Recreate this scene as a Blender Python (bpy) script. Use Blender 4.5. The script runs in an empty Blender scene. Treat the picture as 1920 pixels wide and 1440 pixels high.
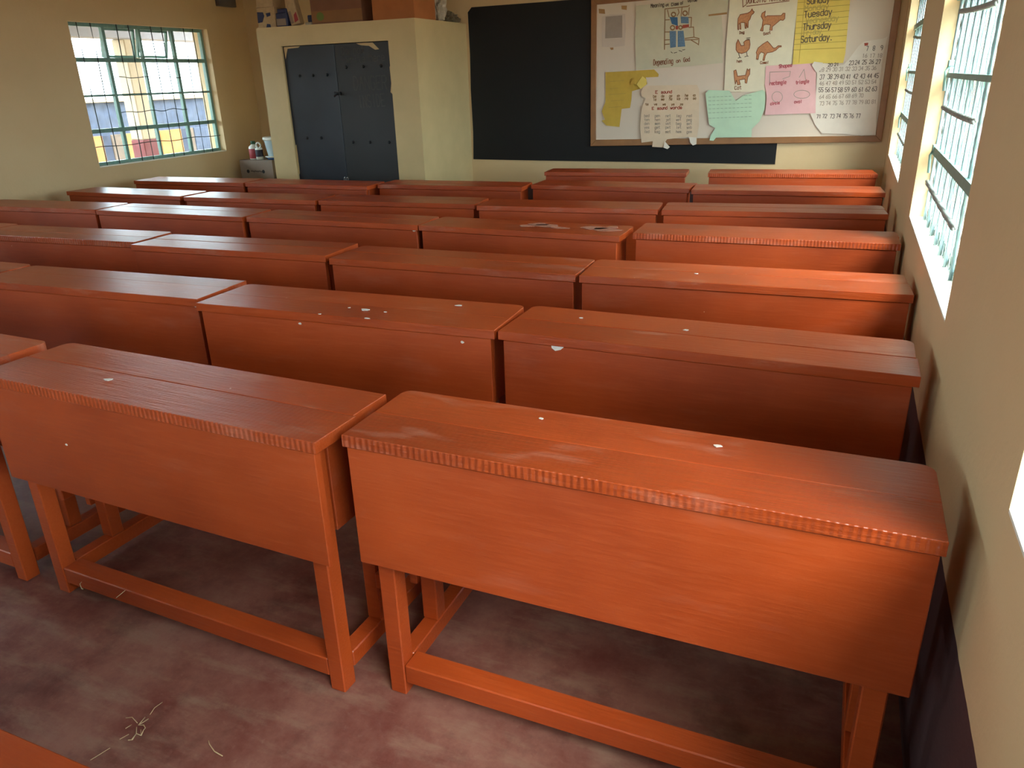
import bpy, bmesh, math, random
from mathutils import Vector, Matrix, noise
random.seed(7)
S = bpy.context.scene
C = S.collection

# ------------------------------------------------------------ camera
cam_d = bpy.data.cameras.new('camera'); cam = bpy.data.objects.new('camera', cam_d); C.objects.link(cam)
cam_d.sensor_width = 36.0; cam_d.lens = 36.0 * 1422.82 / 1920.0; cam_d.clip_start = 0.02; cam_d.clip_end = 300
yaw, pit, rol = math.radians(23.543), math.radians(21.921), math.radians(-1.761)
fw = Vector((-math.sin(yaw)*math.cos(pit), math.cos(yaw)*math.cos(pit), -math.sin(pit)))
r0 = Vector((math.cos(yaw), math.sin(yaw), 0)); u0 = r0.cross(fw)
rt = r0*math.cos(rol) + u0*math.sin(rol); up = u0*math.cos(rol) - r0*math.sin(rol)
mw = Matrix((rt, up, -fw)).transposed().to_4x4(); mw.translation = (0, 0, 1.48)
cam.matrix_world = mw
S.camera = cam

# ------------------------------------------------------------ sky, sun, exposure
W = bpy.data.worlds.new('sky'); S.world = W; W.use_nodes = True
bg = W.node_tree.nodes['Background']; bg.inputs[0].default_value = (0.78, 0.93, 1.0, 1); bg.inputs[1].default_value = 4.0
sun_d = bpy.data.lights.new('sun', 'SUN'); sun_d.energy = 5.0; sun_d.angle = 0.55; sun_d.color = (1.0, 0.93, 0.82)
sun = bpy.data.objects.new('sun', sun_d); C.objects.link(sun)
sun.rotation_euler = Vector((-1.0, 1.0, -1.5)).to_track_quat('-Z', 'Y').to_euler()
vs = S.view_settings
vs.view_transform = 'Standard'; vs.look = 'None'; vs.gamma = 1.0; vs.use_curve_mapping = False
vs.exposure = 1.92
S.cycles.max_bounces = 8; S.cycles.diffuse_bounces = 5; S.cycles.glossy_bounces = 3; S.cycles.transparent_max_bounces = 12; S.cycles.sample_clamp_indirect = 8.0

# ------------------------------------------------------------ materials
def lin(c):
    return tuple((v/255/12.92 if v/255 <= 0.04045 else ((v/255+0.055)/1.055)**2.4) for v in c) + (1,)
class NB:
    def __init__(s, name):
        s.m = bpy.data.materials.new(name); s.m.use_nodes = True
        s.nt = s.m.node_tree; s.b = s.nt.nodes['Principled BSDF']; s.out = s.nt.nodes['Material Output']
    def n(s, t, **kw):
        nd = s.nt.nodes.new(t)
        for k, v in kw.items():
            if k.startswith('i_'):
                key = k[2:]; key = int(key) if key.isdigit() else key
                if hasattr(v, 'is_linked') or isinstance(v, bpy.types.NodeSocket): s.nt.links.new(v, nd.inputs[key])
                else: nd.inputs[key].default_value = v
            else: setattr(nd, k, v)
        return nd
    def l(s, a, b): s.nt.links.new(a, b)
    def math(s, op, a, b=0.0, clamp=False):
        return s.n('ShaderNodeMath', operation=op, use_clamp=clamp, i_0=a, i_1=b).outputs[0]
    def mix(s, f, a, b):
        nd = s.n('ShaderNodeMix', data_type='RGBA')
        for i, v in ((0, f), (6, a), (7, b)):
            if isinstance(v, bpy.types.NodeSocket): s.l(v, nd.inputs[i])
            else: nd.inputs[i].default_value = v
        return nd.outputs[2]
    def ramp(s, f, lo, hi):
        nd = s.n('ShaderNodeMapRange', i_0=f, i_1=lo, i_2=hi); return nd.outputs[0]
    def coords(s, scale=(1, 1, 1), rnd=0.0):
        v = s.n('ShaderNodeTexCoord').outputs['Object']
        if rnd:
            oi = s.n('ShaderNodeObjectInfo').outputs['Random']
            cx = s.n('ShaderNodeCombineXYZ', i_0=s.math('MULTIPLY', oi, rnd), i_1=s.math('MULTIPLY', oi, rnd*1.7), i_2=s.math('MULTIPLY', oi, rnd*.6))
            v = s.n('ShaderNodeVectorMath', operation='ADD', i_0=v, i_1=cx.outputs[0]).outputs[0]
        return s.n('ShaderNodeVectorMath', operation='MULTIPLY', i_0=v, i_1=scale).outputs[0]
    def noise(s, vec, sc, det=4, rough=.55):
        return s.n('ShaderNodeTexNoise', i_Vector=vec, i_Scale=sc, i_Detail=det, i_Roughness=rough).outputs[0]
    def bump(s, h, st, dist=.01):
        b = s.n('ShaderNodeBump', i_Strength=st, i_Distance=dist, i_Height=h)
        s.l(b.outputs[0], s.b.inputs['Normal'])
    def base(s, c):
        if isinstance(c, bpy.types.NodeSocket): s.l(c, s.b.inputs['Base Color'])
        else: s.b.inputs['Base Color'].default_value = c
    def rough(s, r):
        if isinstance(r, bpy.types.NodeSocket): s.l(r, s.b.inputs['Roughness'])
        else: s.b.inputs['Roughness'].default_value = r

def plain(name, rgb, rough=.7, var=.08, sc=20, bump=.0, metal=0.0):
    k = NB(name); c = lin(rgb)
    nz = k.noise(k.coords((1, 1, 1), 7.0), sc)
    d = tuple(max(0, v*(1-var*2.2)) for v in c[:3]) + (1,); e = tuple(min(1, v*(1+var)) for v in c[:3]) + (1,)
    k.base(k.mix(nz, d, e)); k.rough(rough); k.b.inputs['Metallic'].default_value = metal
    if bump: k.bump(nz, bump, .004)
    return k.m

def paint(name, kind):
    """terracotta gloss paint brushed over rough planks"""
    k = NB(name)
    v = k.coords((1, 1, 1), 9.0)
    vb = k.coords((3.0, 40, 40), 9.0)
    big = k.noise(v, 2.2, 3); br = k.noise(vb, 3.0, 5, .65); fine = k.noise(v, 140, 2)
    col = k.mix(k.ramp(big, .3, .7), lin((150, 57, 19)), lin((176, 72, 26)))
    col = k.mix(k.math('MULTIPLY', k.ramp(br, .45, .75), .30), col, lin((192, 92, 46)))
    oi = k.n('ShaderNodeObjectInfo').outputs['Random']
    hsv = k.n('ShaderNodeHueSaturation', i_Hue=.5, i_Saturation=1.0, i_Value=k.math('ADD', k.math('MULTIPLY', oi, .16), .92), i_Color=col)
    col = hsv.outputs[0]
    if kind != 'frame':
        dust = k.ramp(k.noise(k.coords((1.0, 3.0, 3.0), 9.0), 3.1, 6, .65), .56, .8)
        col = k.mix(k.math('MULTIPLY', dust, .42 if kind != 'panel' else .10), col, lin((206, 160, 138)))
    vo = k.n('ShaderNodeTexVoronoi', i_Vector=v, i_Scale=11.0, i_Randomness=1.0)
    small = k.math('LESS_THAN', vo.outputs['Distance'], .030)
    rare = k.math('GREATER_THAN', k.n('ShaderNodeSeparateColor', i_0=vo.outputs['Color']).outputs[0], .86)
    col = k.mix(k.math('MULTIPLY', k.math('MULTIPLY', small, rare), .8), col, lin((226, 196, 176)))
    k.base(col)
    k.rough(k.ramp(k.math('ADD', br, k.math('MULTIPLY', big, .5)), .2, 3.0) if False else k.math('ADD', k.math('MULTIPLY', br, .22), .23 if kind != 'panel' else .30))
    k.b.inputs['Specular IOR Level'].default_value = .5
    h = k.math('ADD', br, k.math('MULTIPLY', fine, .12))
    if kind == 'ripple':
        wv = k.n('ShaderNodeTexWave', i_Vector=k.coords((1, 1, 1)), i_Scale=21.0, i_Distortion=1.2, i_Detail=1.0)
        wv.wave_type = 'BANDS'; wv.bands_direction = 'X'
        msk = k.ramp(k.noise(k.coords((1.0, 2, 2), 9.0), 3.0, 2), .30, .5)
        ny = k.n('ShaderNodeSeparateXYZ', i_0=k.n('ShaderNodeTexCoord').outputs['Normal']).outputs[1]
        msk = k.math('MULTIPLY', msk, k.math('ADD', k.math('MULTIPLY', k.math('LESS_THAN', ny, -.4), .92), .08))
        h = k.math('ADD', h, k.math('MULTIPLY', k.math('MULTIPLY', wv.outputs[0], msk), .9))
        k.bump(h, .55, .004)
    else:
        k.bump(h, .22 if kind == 'panel' else .4, .003)
    return k.m
M = {}
M['top'] = paint('desk_top_paint', 'top'); M['ripple'] = paint('sawmarked_desk_paint', 'ripple')
M['panel'] = paint('desk_panel_paint', 'panel'); M['frame'] = paint('desk_frame_paint', 'frame')
M['dust'] = plain('chalk_dust_on_paint', (192, 126, 100), .8, .2, 90)
M['chip'] = plain('bare_chip', (226, 214, 204), .8)

def wall_mat():
    k = NB('cream_wall_paint')
    geo = k.n('ShaderNodeNewGeometry').outputs['Position']
    z = k.n('ShaderNodeSeparateXYZ', i_0=geo).outputs[2]
    nz = k.noise(geo, 1.3, 5, .6); fi = k.noise(geo, 26, 4)
    col = k.mix(nz, lin((206, 174, 128)), lin((222, 195, 150)))
    st = k.ramp(k.noise(geo, 5.0, 6, .7), .66, .8)
    col = k.mix(k.math('MULTIPLY', st, .25), col, lin((150, 120, 84)))
    edge = k.math('ADD', z, k.math('MULTIPLY', k.noise(geo, 9, 3), .012))
    dado = k.math('LESS_THAN', edge, .526)           # dark painted band up to half a metre
    col = k.mix(dado, col, lin((74, 50, 50)))
    k.base(col); k.rough(.62); k.bump(k.math('ADD', fi, k.math('MULTIPLY', k.noise(geo, 120, 2), .3)), .22, .006)
    return k.m
M['wall'] = wall_mat()
M['sill'] = plain('white_sill_plaster', (232, 228, 214), .7, .05, 30, .3)
M['ceiling'] = plain('ceiling_board', (232, 228, 218), .8, .04, 4)
def floor_mat():
    k = NB('worn_red_oxide_cement')
    geo = k.n('ShaderNodeNewGeometry').outputs['Position']
    a = k.noise(geo, 2.6, 9, .72); b = k.noise(k.n('ShaderNodeVectorMath', operation='MULTIPLY', i_0=geo, i_1=(1.6, 6.0, 1)).outputs[0], 2.4, 8, .7); f = k.noise(geo, 60, 4, .6)
    col = k.mix(k.ramp(a, .38, .62), lin((104, 52, 46)), lin((138, 96, 84)))
    col = k.mix(k.math('MULTIPLY', k.ramp(b, .50, .72), .65), col, lin((146, 120, 102)))
    col = k.mix(k.math('MULTIPLY', k.ramp(k.noise(geo, 4.6, 8, .7), .52, .70), .55), col, lin((66, 28, 27)))
    col = k.mix(k.math('MULTIPLY', k.ramp(f, .6, .8), .25), col, lin((160, 136, 122)))
    k.base(col); k.rough(k.math('ADD', k.math('MULTIPLY', b, .3), .30)); k.bump(k.math('ADD', f, b), .18, .004)
    return k.m
M['floor'] = floor_mat()
M['teal'] = plain('teal_window_paint', (126, 164, 152), .45, .15, 40)
M['wire'] = plain('dark_wire', (66, 78, 80), .5, .1, 40, 0, .3)
M['rope'] = plain('steel_cable', (186, 192, 188), .45, .2, 60, .3, .5)
M['mesh'] = plain('pale_mesh_wire', (168, 192, 194), .45, .15, 50, 0, .3)
def glass_mat():
    k = NB('dusty_window_glass'); nt = k.nt
    tr = k.n('ShaderNodeBsdfTransparent'); tr.inputs[0].default_value = (.94, .98, .99, 1)
    gl = k.n('ShaderNodeBsdfGlossy', i_Roughness=.04)
    df = k.n('ShaderNodeBsdfTranslucent'); df.inputs[0].default_value = (.85, .86, .86, 1)
    fr = k.n('ShaderNodeFresnel', i_IOR=1.45)
    d = k.math('ADD', k.math('MULTIPLY', k.ramp(k.noise(k.coords((1, 1, 1), 5.0), 9, 5, .65), .4, .75), .035), .008)
    m1 = k.n('ShaderNodeMixShader', i_0=d, i_1=tr.outputs[0], i_2=df.outputs[0])
    bf = k.n('ShaderNodeNewGeometry').outputs['Backfacing']
    m2 = k.n('ShaderNodeMixShader', i_0=k.math('MULTIPLY', fr.outputs[0], k.math('SUBTRACT', 1.0, bf)), i_1=m1.outputs[0], i_2=gl.outputs[0])
    k.l(m2.outputs[0], k.out.inputs[0]); nt.nodes.remove(k.b)
    return k.m
M['glass'] = glass_mat()

# ------------------------------------------------------------ mesh helpers
def link(name, me, mat=None, parent=None):
    o = bpy.data.objects.new(name, me); C.objects.link(o)
    if mat is not None and me is not None:
        for mm in (mat if isinstance(mat, (list, tuple)) else [mat]): me.materials.append(M[mm] if isinstance(mm, str) else mm)
    if parent is not None: o.parent = parent
    return o
def bm_obj(name, bm, mat, parent=None, smooth=False):
    me = bpy.data.meshes.new(name); bmesh.ops.recalc_face_normals(bm, faces=bm.faces[:]); bm.to_mesh(me); bm.free()
    if smooth:
        for p in me.polygons: p.use_smooth = True
    return link(name, me, mat, parent)
def add_box(bm, x0, x1, y0, y1, z0, z1, bev=0.0):
    r = bmesh.ops.create_cube(bm, size=1.0)
    vs_ = r['verts']
    for v in vs_:
        v.co = Vector(((x0+x1)/2 + v.co.x*(x1-x0), (y0+y1)/2 + v.co.y*(y1-y0), (z0+z1)/2 + v.co.z*(z1-z0)))
    if bev > 0:
        es = list({e for v in vs_ for e in v.link_edges})
        bmesh.ops.bevel(bm, geom=es, offset=bev, segments=1, affect='EDGES')
def box(name, x0, x1, y0, y1, z0, z1, mat, parent=None, bev=0.0):
    bm = bmesh.new(); add_box(bm, x0, x1, y0, y1, z0, z1, bev); return bm_obj(name, bm, mat, parent)
def boxes(name, lst, mat, parent=None, bev=0.0):
    bm = bmesh.new()
    for b in lst: add_box(bm, *b, bev)
    return bm_obj(name, bm, mat, parent)
def prism(bm, pts, axis, a, b, bev=0.0):
    """polygon pts (2D) extruded along axis from a to b; axis 'y': pts=(x,z); 'z': (x,y); 'x': (y,z)"""
    def P(p, t): return {'y': (p[0], t, p[1]), 'z': (p[0], p[1], t), 'x': (t, p[0], p[1])}[axis]
    lo = [bm.verts.new(P(p, a)) for p in pts]; hi = [bm.verts.new(P(p, b)) for p in pts]
    fs = [bm.faces.new(lo), bm.faces.new(hi[::-1])]
    n = len(pts)
    for i in range(n): fs.append(bm.faces.new((lo[i], hi[i], hi[(i+1) % n], lo[(i+1) % n])))
    if bev > 0:
        es = [e for f in fs[:2] for e in f.edges]
        bmesh.ops.bevel(bm, geom=es, offset=bev, segments=1, affect='EDGES')
def tube(bm, pts, r, seg=6, cap=True):
    pts = [Vector(p) for p in pts]; rings = []
    for i, p in enumerate(pts):
        t = (pts[min(i+1, len(pts)-1)] - pts[max(i-1, 0)]).normalized()
        a = t.cross(Vector((0, 0, 1)))
        if a.length < 1e-3: a = t.cross(Vector((1, 0, 0)))
        a.normalize(); b = t.cross(a)
        rr = r[i] if isinstance(r, (list, tuple)) else r
        rings.append([bm.verts.new(p + (a*math.cos(2*math.pi*k/seg) + b*math.sin(2*math.pi*k/seg))*rr) for k in range(seg)])
    for i in range(len(rings)-1):
        for k in range(seg):
            bm.faces.new((rings[i][k], rings[i][(k+1) % seg], rings[i+1][(k+1) % seg], rings[i+1][k]))
    if cap: bm.faces.new(rings[0][::-1]); bm.faces.new(rings[-1])
def lathe(bm, prof, cx, cy, seg=20):
    rings = []
    for r, z in prof:
        rings.append([bm.verts.new((cx + r*math.cos(2*math.pi*k/seg), cy + r*math.sin(2*math.pi*k/seg), z)) for k in range(seg)])
    for i in range(len(rings)-1):
        for k in range(seg): bm.faces.new((rings[i][k], rings[i][(k+1) % seg], rings[i+1][(k+1) % seg], rings[i+1][k]))
    bm.faces.new(rings[0][::-1]); bm.faces.new(rings[-1])
def tag(o, label, cat, group=None, kind=None):
    o['label'] = label; o['category'] = cat
    if group: o['group'] = group
    if kind: o['kind'] = kind
    return o
def struct(o, label=None, cat=None):
    o['kind'] = 'structure'
    if label: o['label'] = label
    if cat: o['category'] = cat
    return o
def empty(name, loc=(0, 0, 0), rz=0.0):
    o = bpy.data.objects.new(name, None); C.objects.link(o); o.location = loc; o.rotation_euler = (0, 0, rz); o.empty_display_size = .1
    return o

# ------------------------------------------------------------ room shell
XL, XR, YB, YF, ZC, TH = -6.0, 0.285, -1.6, 7.05, 2.85, 0.2
Z0, Z1 = 0.86, 2.02
WIN_R = [(4.95, 6.60), (2.17, 3.80), (-0.45, 1.18)]
WIN_L = [(4.91, 6.47), (1.75, 3.31), (-1.1, 0.46)]
struct(box('floor', XL-TH, XR+TH, YB-TH, YF+TH, -.3, 0, 'floor'), 'worn red oxide cement floor', 'floor')
struct(box('ceiling', XL-TH, XR+TH, YB-TH, YF+TH, ZC, ZC+.06, 'ceiling'), 'pale board ceiling above the room', 'ceiling')
def side_wall(name, x0, x1, wins, label):
    lst = [(x0, x1, YB-TH, YF+TH, -.3, Z0), (x0, x1, YB-TH, YF+TH, Z1, ZC)]
    ys = [YB-TH] + [v for w in sorted(wins) for v in w] + [YF+TH]
    for i in range(0, len(ys), 2): lst.append((x0, x1, ys[i], ys[i+1], Z0, Z1))
    return struct(boxes(name, lst, 'wall'), label, 'wall')
side_wall('wall_right', XR, XR+TH, WIN_R, 'cream painted wall with windows along the right')
side_wall('wall_left', XL-TH, XL, WIN_L, 'ochre cream painted wall with a barred window on the left')
struct(box('wall_back', XL, XR, YF, YF+TH, -.3, ZC, 'wall'), 'cream wall behind the chalkboard', 'wall')
WIN_FILL = [(-2.7, -1.1)]  # added opening behind the viewer, put in to raise the room light
xs = [XL] + [v for w in WIN_FILL for v in w] + [XR]
struct(boxes('wall_front', [(XL, XR, YB-TH, YB, -.3, Z0), (XL, XR, YB-TH, YB, Z1, ZC)] + [(xs[i], xs[i+1], YB-TH, YB, Z0, Z1) for i in (0, 2)], 'wall'), 'cream wall behind the viewer', 'wall')

# ------------------------------------------------------------ windows
def portal(x, y0, y1, s):
    d = bpy.data.lights.new('window_portal', 'AREA'); d.shape = 'RECTANGLE'; d.size = y1-y0; d.size_y = Z1-Z0
    d.cycles.is_portal = True
    o = bpy.data.objects.new('window_portal', d); C.objects.link(o); o.location = (x, (y0+y1)/2, (Z0+Z1)/2)
    n = Vector((-s, 0, 0)); o.rotation_euler = Matrix((Vector((0, 1, 0)), (-n).cross(Vector((0, 1, 0))), -n)).transposed().to_euler()
def window(n, wall_x, s, y0, y1, label, mesh_bars, rear=None):
    w = empty('window_%d' % n, (wall_x, (y0+y1)/2, Z0)); struct(w, label, 'window')
    if rear is not None: w.location = (rear, YB, Z0); w.rotation_euler = (0, 0, math.pi/2)
    ox, oy, oz = wall_x, (y0+y1)/2, Z0
    def B(name, x0, x1, a, b, z0, z1, mat, par=None, bev=.0):
        # x measured outward from the inner wall face
        xa, xb = sorted((s*x0, s*x1)); return box(name, xa, xb, a-oy, b-oy, z0-oz, z1-oz, mat, par or w, bev)
    B('sill', .0, .19, y0, y1, Z0, Z0+.006, 'sill')
    f0, f1 = .072, .108; e = .028
    h0, h1 = Z0+.006, Z1
    bm = bmesh.new()
    for b in ((y0, y1, h0, h0+e), (y0, y1, h1-e, h1), (y0, y0+e, h0+e, h1-e), (y1-e, y1, h0+e, h1-e)):
        xa, xb = sorted((s*f0, s*f1)); add_box(bm, xa, xb, b[0]-oy, b[1]-oy, b[2]-oz, b[3]-oz)
    bm_obj('frame', bm, 'teal', w)
    cw = (y1-y0)/4; rh = (h1-h0)/4
    zt = [h0, h0+rh, h0+2*rh, h0+3*rh, h1]
    for i, t in ((1, .034), (2, .018), (3, .034)):
        B('transom', f0-(.032 if mesh_bars else .004), f1, y0+e, y1-e, zt[i]-t/2, zt[i]+t/2, 'teal')
    for j, t in ((1, .030), (2, .020), (3, .030)):
        y = y0+j*cw
        for i in range(4):
            za = zt[i] + (.017 if i in (1, 3) else .009 if i == 2 else e); zb = zt[i+1] - (.017 if i in (0, 2) else .009 if i == 1 else e)
            B('mullion', f0, f1-.004, y-t/2, y+t/2, za, zb, 'teal')
    for i in range(4):
        for j in range(4):
            ya, yb = y0+j*cw+.016, y0+(j+1)*cw-.016
            if j == 0: ya = y0+e
            if j == 3: yb = y1-e
            za, zb = zt[i]+.018, zt[i+1]-.018
            if i == 0: za = h0+e
            if i == 3: zb = h1-e
            if i == 3 and j in (1, 2) and not mesh_bars:
                sash = empty('sash'); sash.parent = w; sash.location = (s*(f1+.004), 0, zb-oz)
                hh = zb-za; t = .018; bm = bmesh.new()
                for b in ((ya, yb, -hh, -hh+t), (ya, yb, -t, 0), (ya, ya+t, -hh+t, -t), (yb-t, yb, -hh+t, -t)):
                    xa, xb = sorted((0, s*.022)); add_box(bm, xa, xb, b[0]-oy, b[1]-oy, b[2], b[3])
                bm_obj('sash_frame', bm, 'teal', sash)
                xa, xb = sorted((s*.009, s*.012)); box('pane', xa, xb, ya+t-oy, yb-t-oy, -hh+t, -t, 'glass', sash)
                sash.rotation_euler = (0, -s*math.radians(9 if j == 1 else 12), 0)
            else:
                B('pane', .086, .089, ya, yb, za, zb, 'glass')
    rr = random.Random(n)
    if not mesh_bars:
        for j in range(4):
            for q in (1, 2):
                y = y0 + cw*(j+q/3) + rr.uniform(-.006, .006)
                bm = bmesh.new(); tube(bm, [(s*.058, y-oy+rr.uniform(-.004, .004), z-oz) for z in (h0, h0+.3, h0+.6, h0+.9, h1)], .0042, 6)
                bm_obj('bar', bm, 'wire', w, True)
        for (z, a, b) in ((h0+.155, 0, 4), (h0+.43, 1, 3), (h0+.72, 1, 3)):
            bm = bmesh.new(); N = 14
            tube(bm, [(s*.052, y0+cw*(a+(b-a)*k/N)-oy, z-oz+.006*math.sin(k*1.3)+rr.uniform(-.003, .003)) for k in range(N+1)], .0034, 5)
            bm_obj('cross_wire', bm, 'wire', w, True)
    else:
        bm = bmesh.new(); nst = 30; per = .066                      # diamond wire mesh: zigzag strands
        for q in range(nst+1):
            y = y0 + e*.6 + (y1-y0-1.2*e)*q/nst; pts = []
            k = 0; z = h0
            while z <= h1:
                pts.append((s*.060, y-oy+((y1-y0)/nst*.42)*(1 if (k % 2) == (q % 2) else -1)*.5, z-oz)); z += per/2; k += 1
            tube(bm, pts, .0017, 4, False)
        o = bm_obj('wire_mesh', bm, 'mesh', w, True); o['kind'] = 'stuff'; o['label'] = 'diamond wire mesh over the panes'
        for q in range(9):
            y = y0 + (y1-y0)*(q+.5)/9
            bm = bmesh.new(); tube(bm, [(s*.052, y-oy, h0-oz), (s*.052, y-oy+.003, h0+.6-oz), (s*.052, y-oy, h1-oz)], .0055, 6)
            bm_obj('bar', bm, 'mesh', w, True)
        for (ya, za, yb, zb) in ((.30, .150, .97, .155), (.3, .46, .88, .46), (.30, .77, .86, .80)):
            bm = bmesh.new(); N = 140
            A = Vector((s*.042, y0+(y1-y0)*ya-oy, h0+za-oz)); Bv = Vector((s*.042, y0+(y1-y0)*yb-oy, h0+zb-oz))
            for ph in (0, math.pi):
                pts = []
                for k in range(N+1):
                    t = k/N; p = A.lerp(Bv, t); p.z += -.004*math.sin(math.pi*t)
                    a = t*(Bv-A).length/.03*2*math.pi + ph
                    pts.append(p + Vector((math.cos(a)*.005, 0, math.sin(a)*.005)))
                tube(bm, pts, .0055, 5)
            bm_obj('twisted_cable', bm, 'rope', w, True)
        for (yy, zz) in ((.93, .30), (.90, .62)):
            bm = bmesh.new()
            y = y0+(y1-y0)*yy-oy; z = h0+zz-oz
            add_box(bm, min(s*.035, s*.07), max(s*.035, s*.07), y-.02, y+.02, z-.012, z+.012, .002)
            tube(bm, [(s*.045, y, z), (s*.030, y-.01, z-.03), (s*.035, y-.015, z-.10)], .006, 6)
            bm_obj('latch', bm, 'teal', w)
    if rear is None: portal(wall_x+s*.195, y0, y1, s)
    return w
window(1, XL, -1, *WIN_L[0], 'teal steel window with sixteen panes and wire bars in the left wall', False)
window(2, XR, 1, *WIN_R[1], 'meshed steel window with twisted cables in the right wall, nearer one in view', True)
window(3, XR, 1, *WIN_R[0], 'meshed steel window in the right wall next to the pinboard', True)
window(4, XR, 1, *WIN_R[2], 'window at the right picture edge of which only the sill corner shows', True)
window(5, XL, -1, *WIN_L[1], 'steel window in the left wall outside the picture, halfway along', False)
window(6, XL, -1, *WIN_L[2], 'steel window in the left wall outside the picture, near the viewer', False)

for i, (a, b) in enumerate(WIN_FILL):
    window(7+i, 0.0, -1, a, b, 'added steel window behind the viewer, put in for fill light', False, rear=(a+b)/2)
    d = bpy.data.lights.new('window_portal', 'AREA'); d.shape = 'RECTANGLE'; d.size = b-a; d.size_y = Z1-Z0; d.cycles.is_portal = True
    o = bpy.data.objects.new('window_portal', d); C.objects.link(o); o.location = ((a+b)/2, YB-.195, (Z0+Z1)/2); o.rotation_euler = (-math.pi/2, 0, math.pi)
# ------------------------------------------------------------ desks
def plank_outline(x0, x1, y0, y1, r0, r1, rnd):
    """outline counter-clockwise; r0 / r1 = radius of far-left / far-right corner"""
    pts = [(x0, y0), (x1, y0)]
    def arc(cx, cy, r, a0, a1):
        return [(cx+r*math.cos(a0+(a1-a0)*k/4), cy+r*math.sin(a0+(a1-a0)*k/4)) for k in range(5)]
    pts += arc(x1-r1, y1-r1, r1, 0, math.pi/2) if r1 > 0 else [(x1, y1)]
    pts += arc(x0+r0, y1-r0, r0, math.pi/2, math.pi) if r0 > 0 else [(x0, y1)]
    return pts
def desk(xl, yl, xr, yr, label, rnd, ripple=False, corners=(1, 1), H=.75):
    L = math.hypot(xr-xl, yr-yl); D = rnd.uniform(.283, .297)
    d = empty('school_desk', ((xl+xr)/2, (yl+yr)/2, 0), math.atan2(yr-yl, xr-xl))
    tag(d, label, 'desk', 'terracotta school desks with attached benches')
    h = L/2; t = .030
    sp = D*rnd.uniform(.46, .62)
    dz = rnd.uniform(-.0008, .0012)
    bm = bmesh.new(); prism(bm, plank_outline(-h, h, 0, sp-.0004, 0, 0, rnd), 'z', H-t, H, .0014)
    bm_obj('tabletop_plank', bm, 'ripple' if ripple else 'top', d)
    ex = rnd.uniform(-.008, .004)
    bm = bmesh.new(); prism(bm, plank_outline(-h+rnd.uniform(0, .004), h+ex, sp+.0004, D, .028*corners[0], .028*corners[1], rnd), 'z', H-t+dz, H+dz, .0014)
    bm_obj('tabletop_plank', bm, 'top', d)
    ph = H-t-.002
    px = rnd.uniform(.006, .016)
    box('front_panel', -h+px, h-px, .005, .027, .415+rnd.uniform(-.012, .012), ph, 'panel', d, .002)
    lx = h-.038; lw = .046
    for sx in (-1, 1):
        a, b = sorted((sx*lx, sx*(lx-lw)))
        box('leg', a, b, .028, .076, 0, ph, 'frame', d, .003)
        box('rear_leg', a, b, .212, .258, .098, ph, 'frame', d, .003)
        c, e2 = sorted((sx*(lx+.004), sx*(lx-.018)))
        box('side_panel', c, e2, .078, .210, .47, ph, 'panel', d, .002)
        box('side_rail', a, b, .078, .552, .048, .097, 'frame', d, .003)
        box('bench_leg', a, b, .484, .530, .098, .398, 'frame', d, .003)
        box('rail_foot', a, b, .505, .552, 0, .047, 'frame', d, .002)
        g0, g1 = sorted((sx*(lx+.003), sx*(lx+.025)))
        box('brace', g0, g1, .200, .54, .215, .262, 'frame', d, .002)
    box('front_rail', -lx+lw+.001, lx-lw-.001, .030, .092, .040, .096, 'frame', d, .003)
    box('bench_seat', -h+.01, h-.01, .400, .580, .400, .425, 'top', d, .003)
    return d
ROWW = ['', 'nearest', 'second', 'third', 'fourth', 'fifth', 'sixth', 'farthest']
COLW = ['against the right wall', 'second from the right wall', 'third from the right wall', 'fourth from the right wall', 'fifth from the right wall']
DESKS = {
1: [(-.970, 1.258, .232, 1.252), (-2.195, 1.245, -1.002, 1.203), (-3.46, 1.27, -2.262, 1.235)],
2: [(-.940, 2.060, .240, 2.042), (-2.135, 2.020, -.952, 2.058), (-3.36, 2.01, -2.170, 2.062), (-4.57, 2.00, -3.385, 2.02)],
3: [(-.920, 2.810, .270, 2.865), (-2.105, 2.800, -.937, 2.812), (-3.310, 2.785, -2.150, 2.835), (-4.53, 2.77, -3.345, 2.84), (-5.73, 2.77, -4.55, 2.80)],
4: [(-.935, 3.710, .268, 3.748), (-2.115, 3.642, -.978, 3.612), (-3.300, 3.632, -2.122, 3.640), (-4.540, 3.610, -3.322, 3.620), (-5.78, 3.55, -4.565, 3.625)],
5: [(-.950, 4.425, .242, 4.550), (-2.095, 4.340, -.975, 4.435), (-3.270, 4.310, -2.130, 4.385), (-4.403, 4.240, -3.290, 4.30), (-5.67, 4.285, -4.462, 4.262)],
6: [(-.940, 5.285, .250, 5.375), (-2.120, 5.330, -.965, 5.330), (-3.320, 5.135, -2.140, 5.190), (-4.510, 5.012, -3.345, 5.020), (-5.690, 4.960, -4.530, 5.010)],
7: [(-.985, 6.215, .225, 6.335), (-2.305, 6.100, -1.150, 6.205)],
}
RIP = {(1, 0), (4, 0), (7, 0), (1, 1), (3, 3)}
SQUARE = {(1, 1): (1, 0), (2, 2): (1, 0), (3, 1): (1, .6), (3, 2): (1, 0), (6, 1): (1, 0)}
DK = {}
for r, lst in DESKS.items():
    for c, q in enumerate(lst):
        rn = random.Random(r*31+c*7)
        if r == 7: lab = 'terracotta school desk in the row under the chalkboard, ' + ('nearest the right wall' if c == 0 else 'left of the two')
        else: lab = 'terracotta school desk in the %s row from the viewer, %s' % (ROWW[r], COLW[c]) if r > 1 else 'terracotta school desk in the nearest full row, %s' % COLW[c]
        DK[(r, c)] = desk(*q, lab, rn, (r, c) in RIP, SQUARE.get((r, c), (1, 1)))
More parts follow.
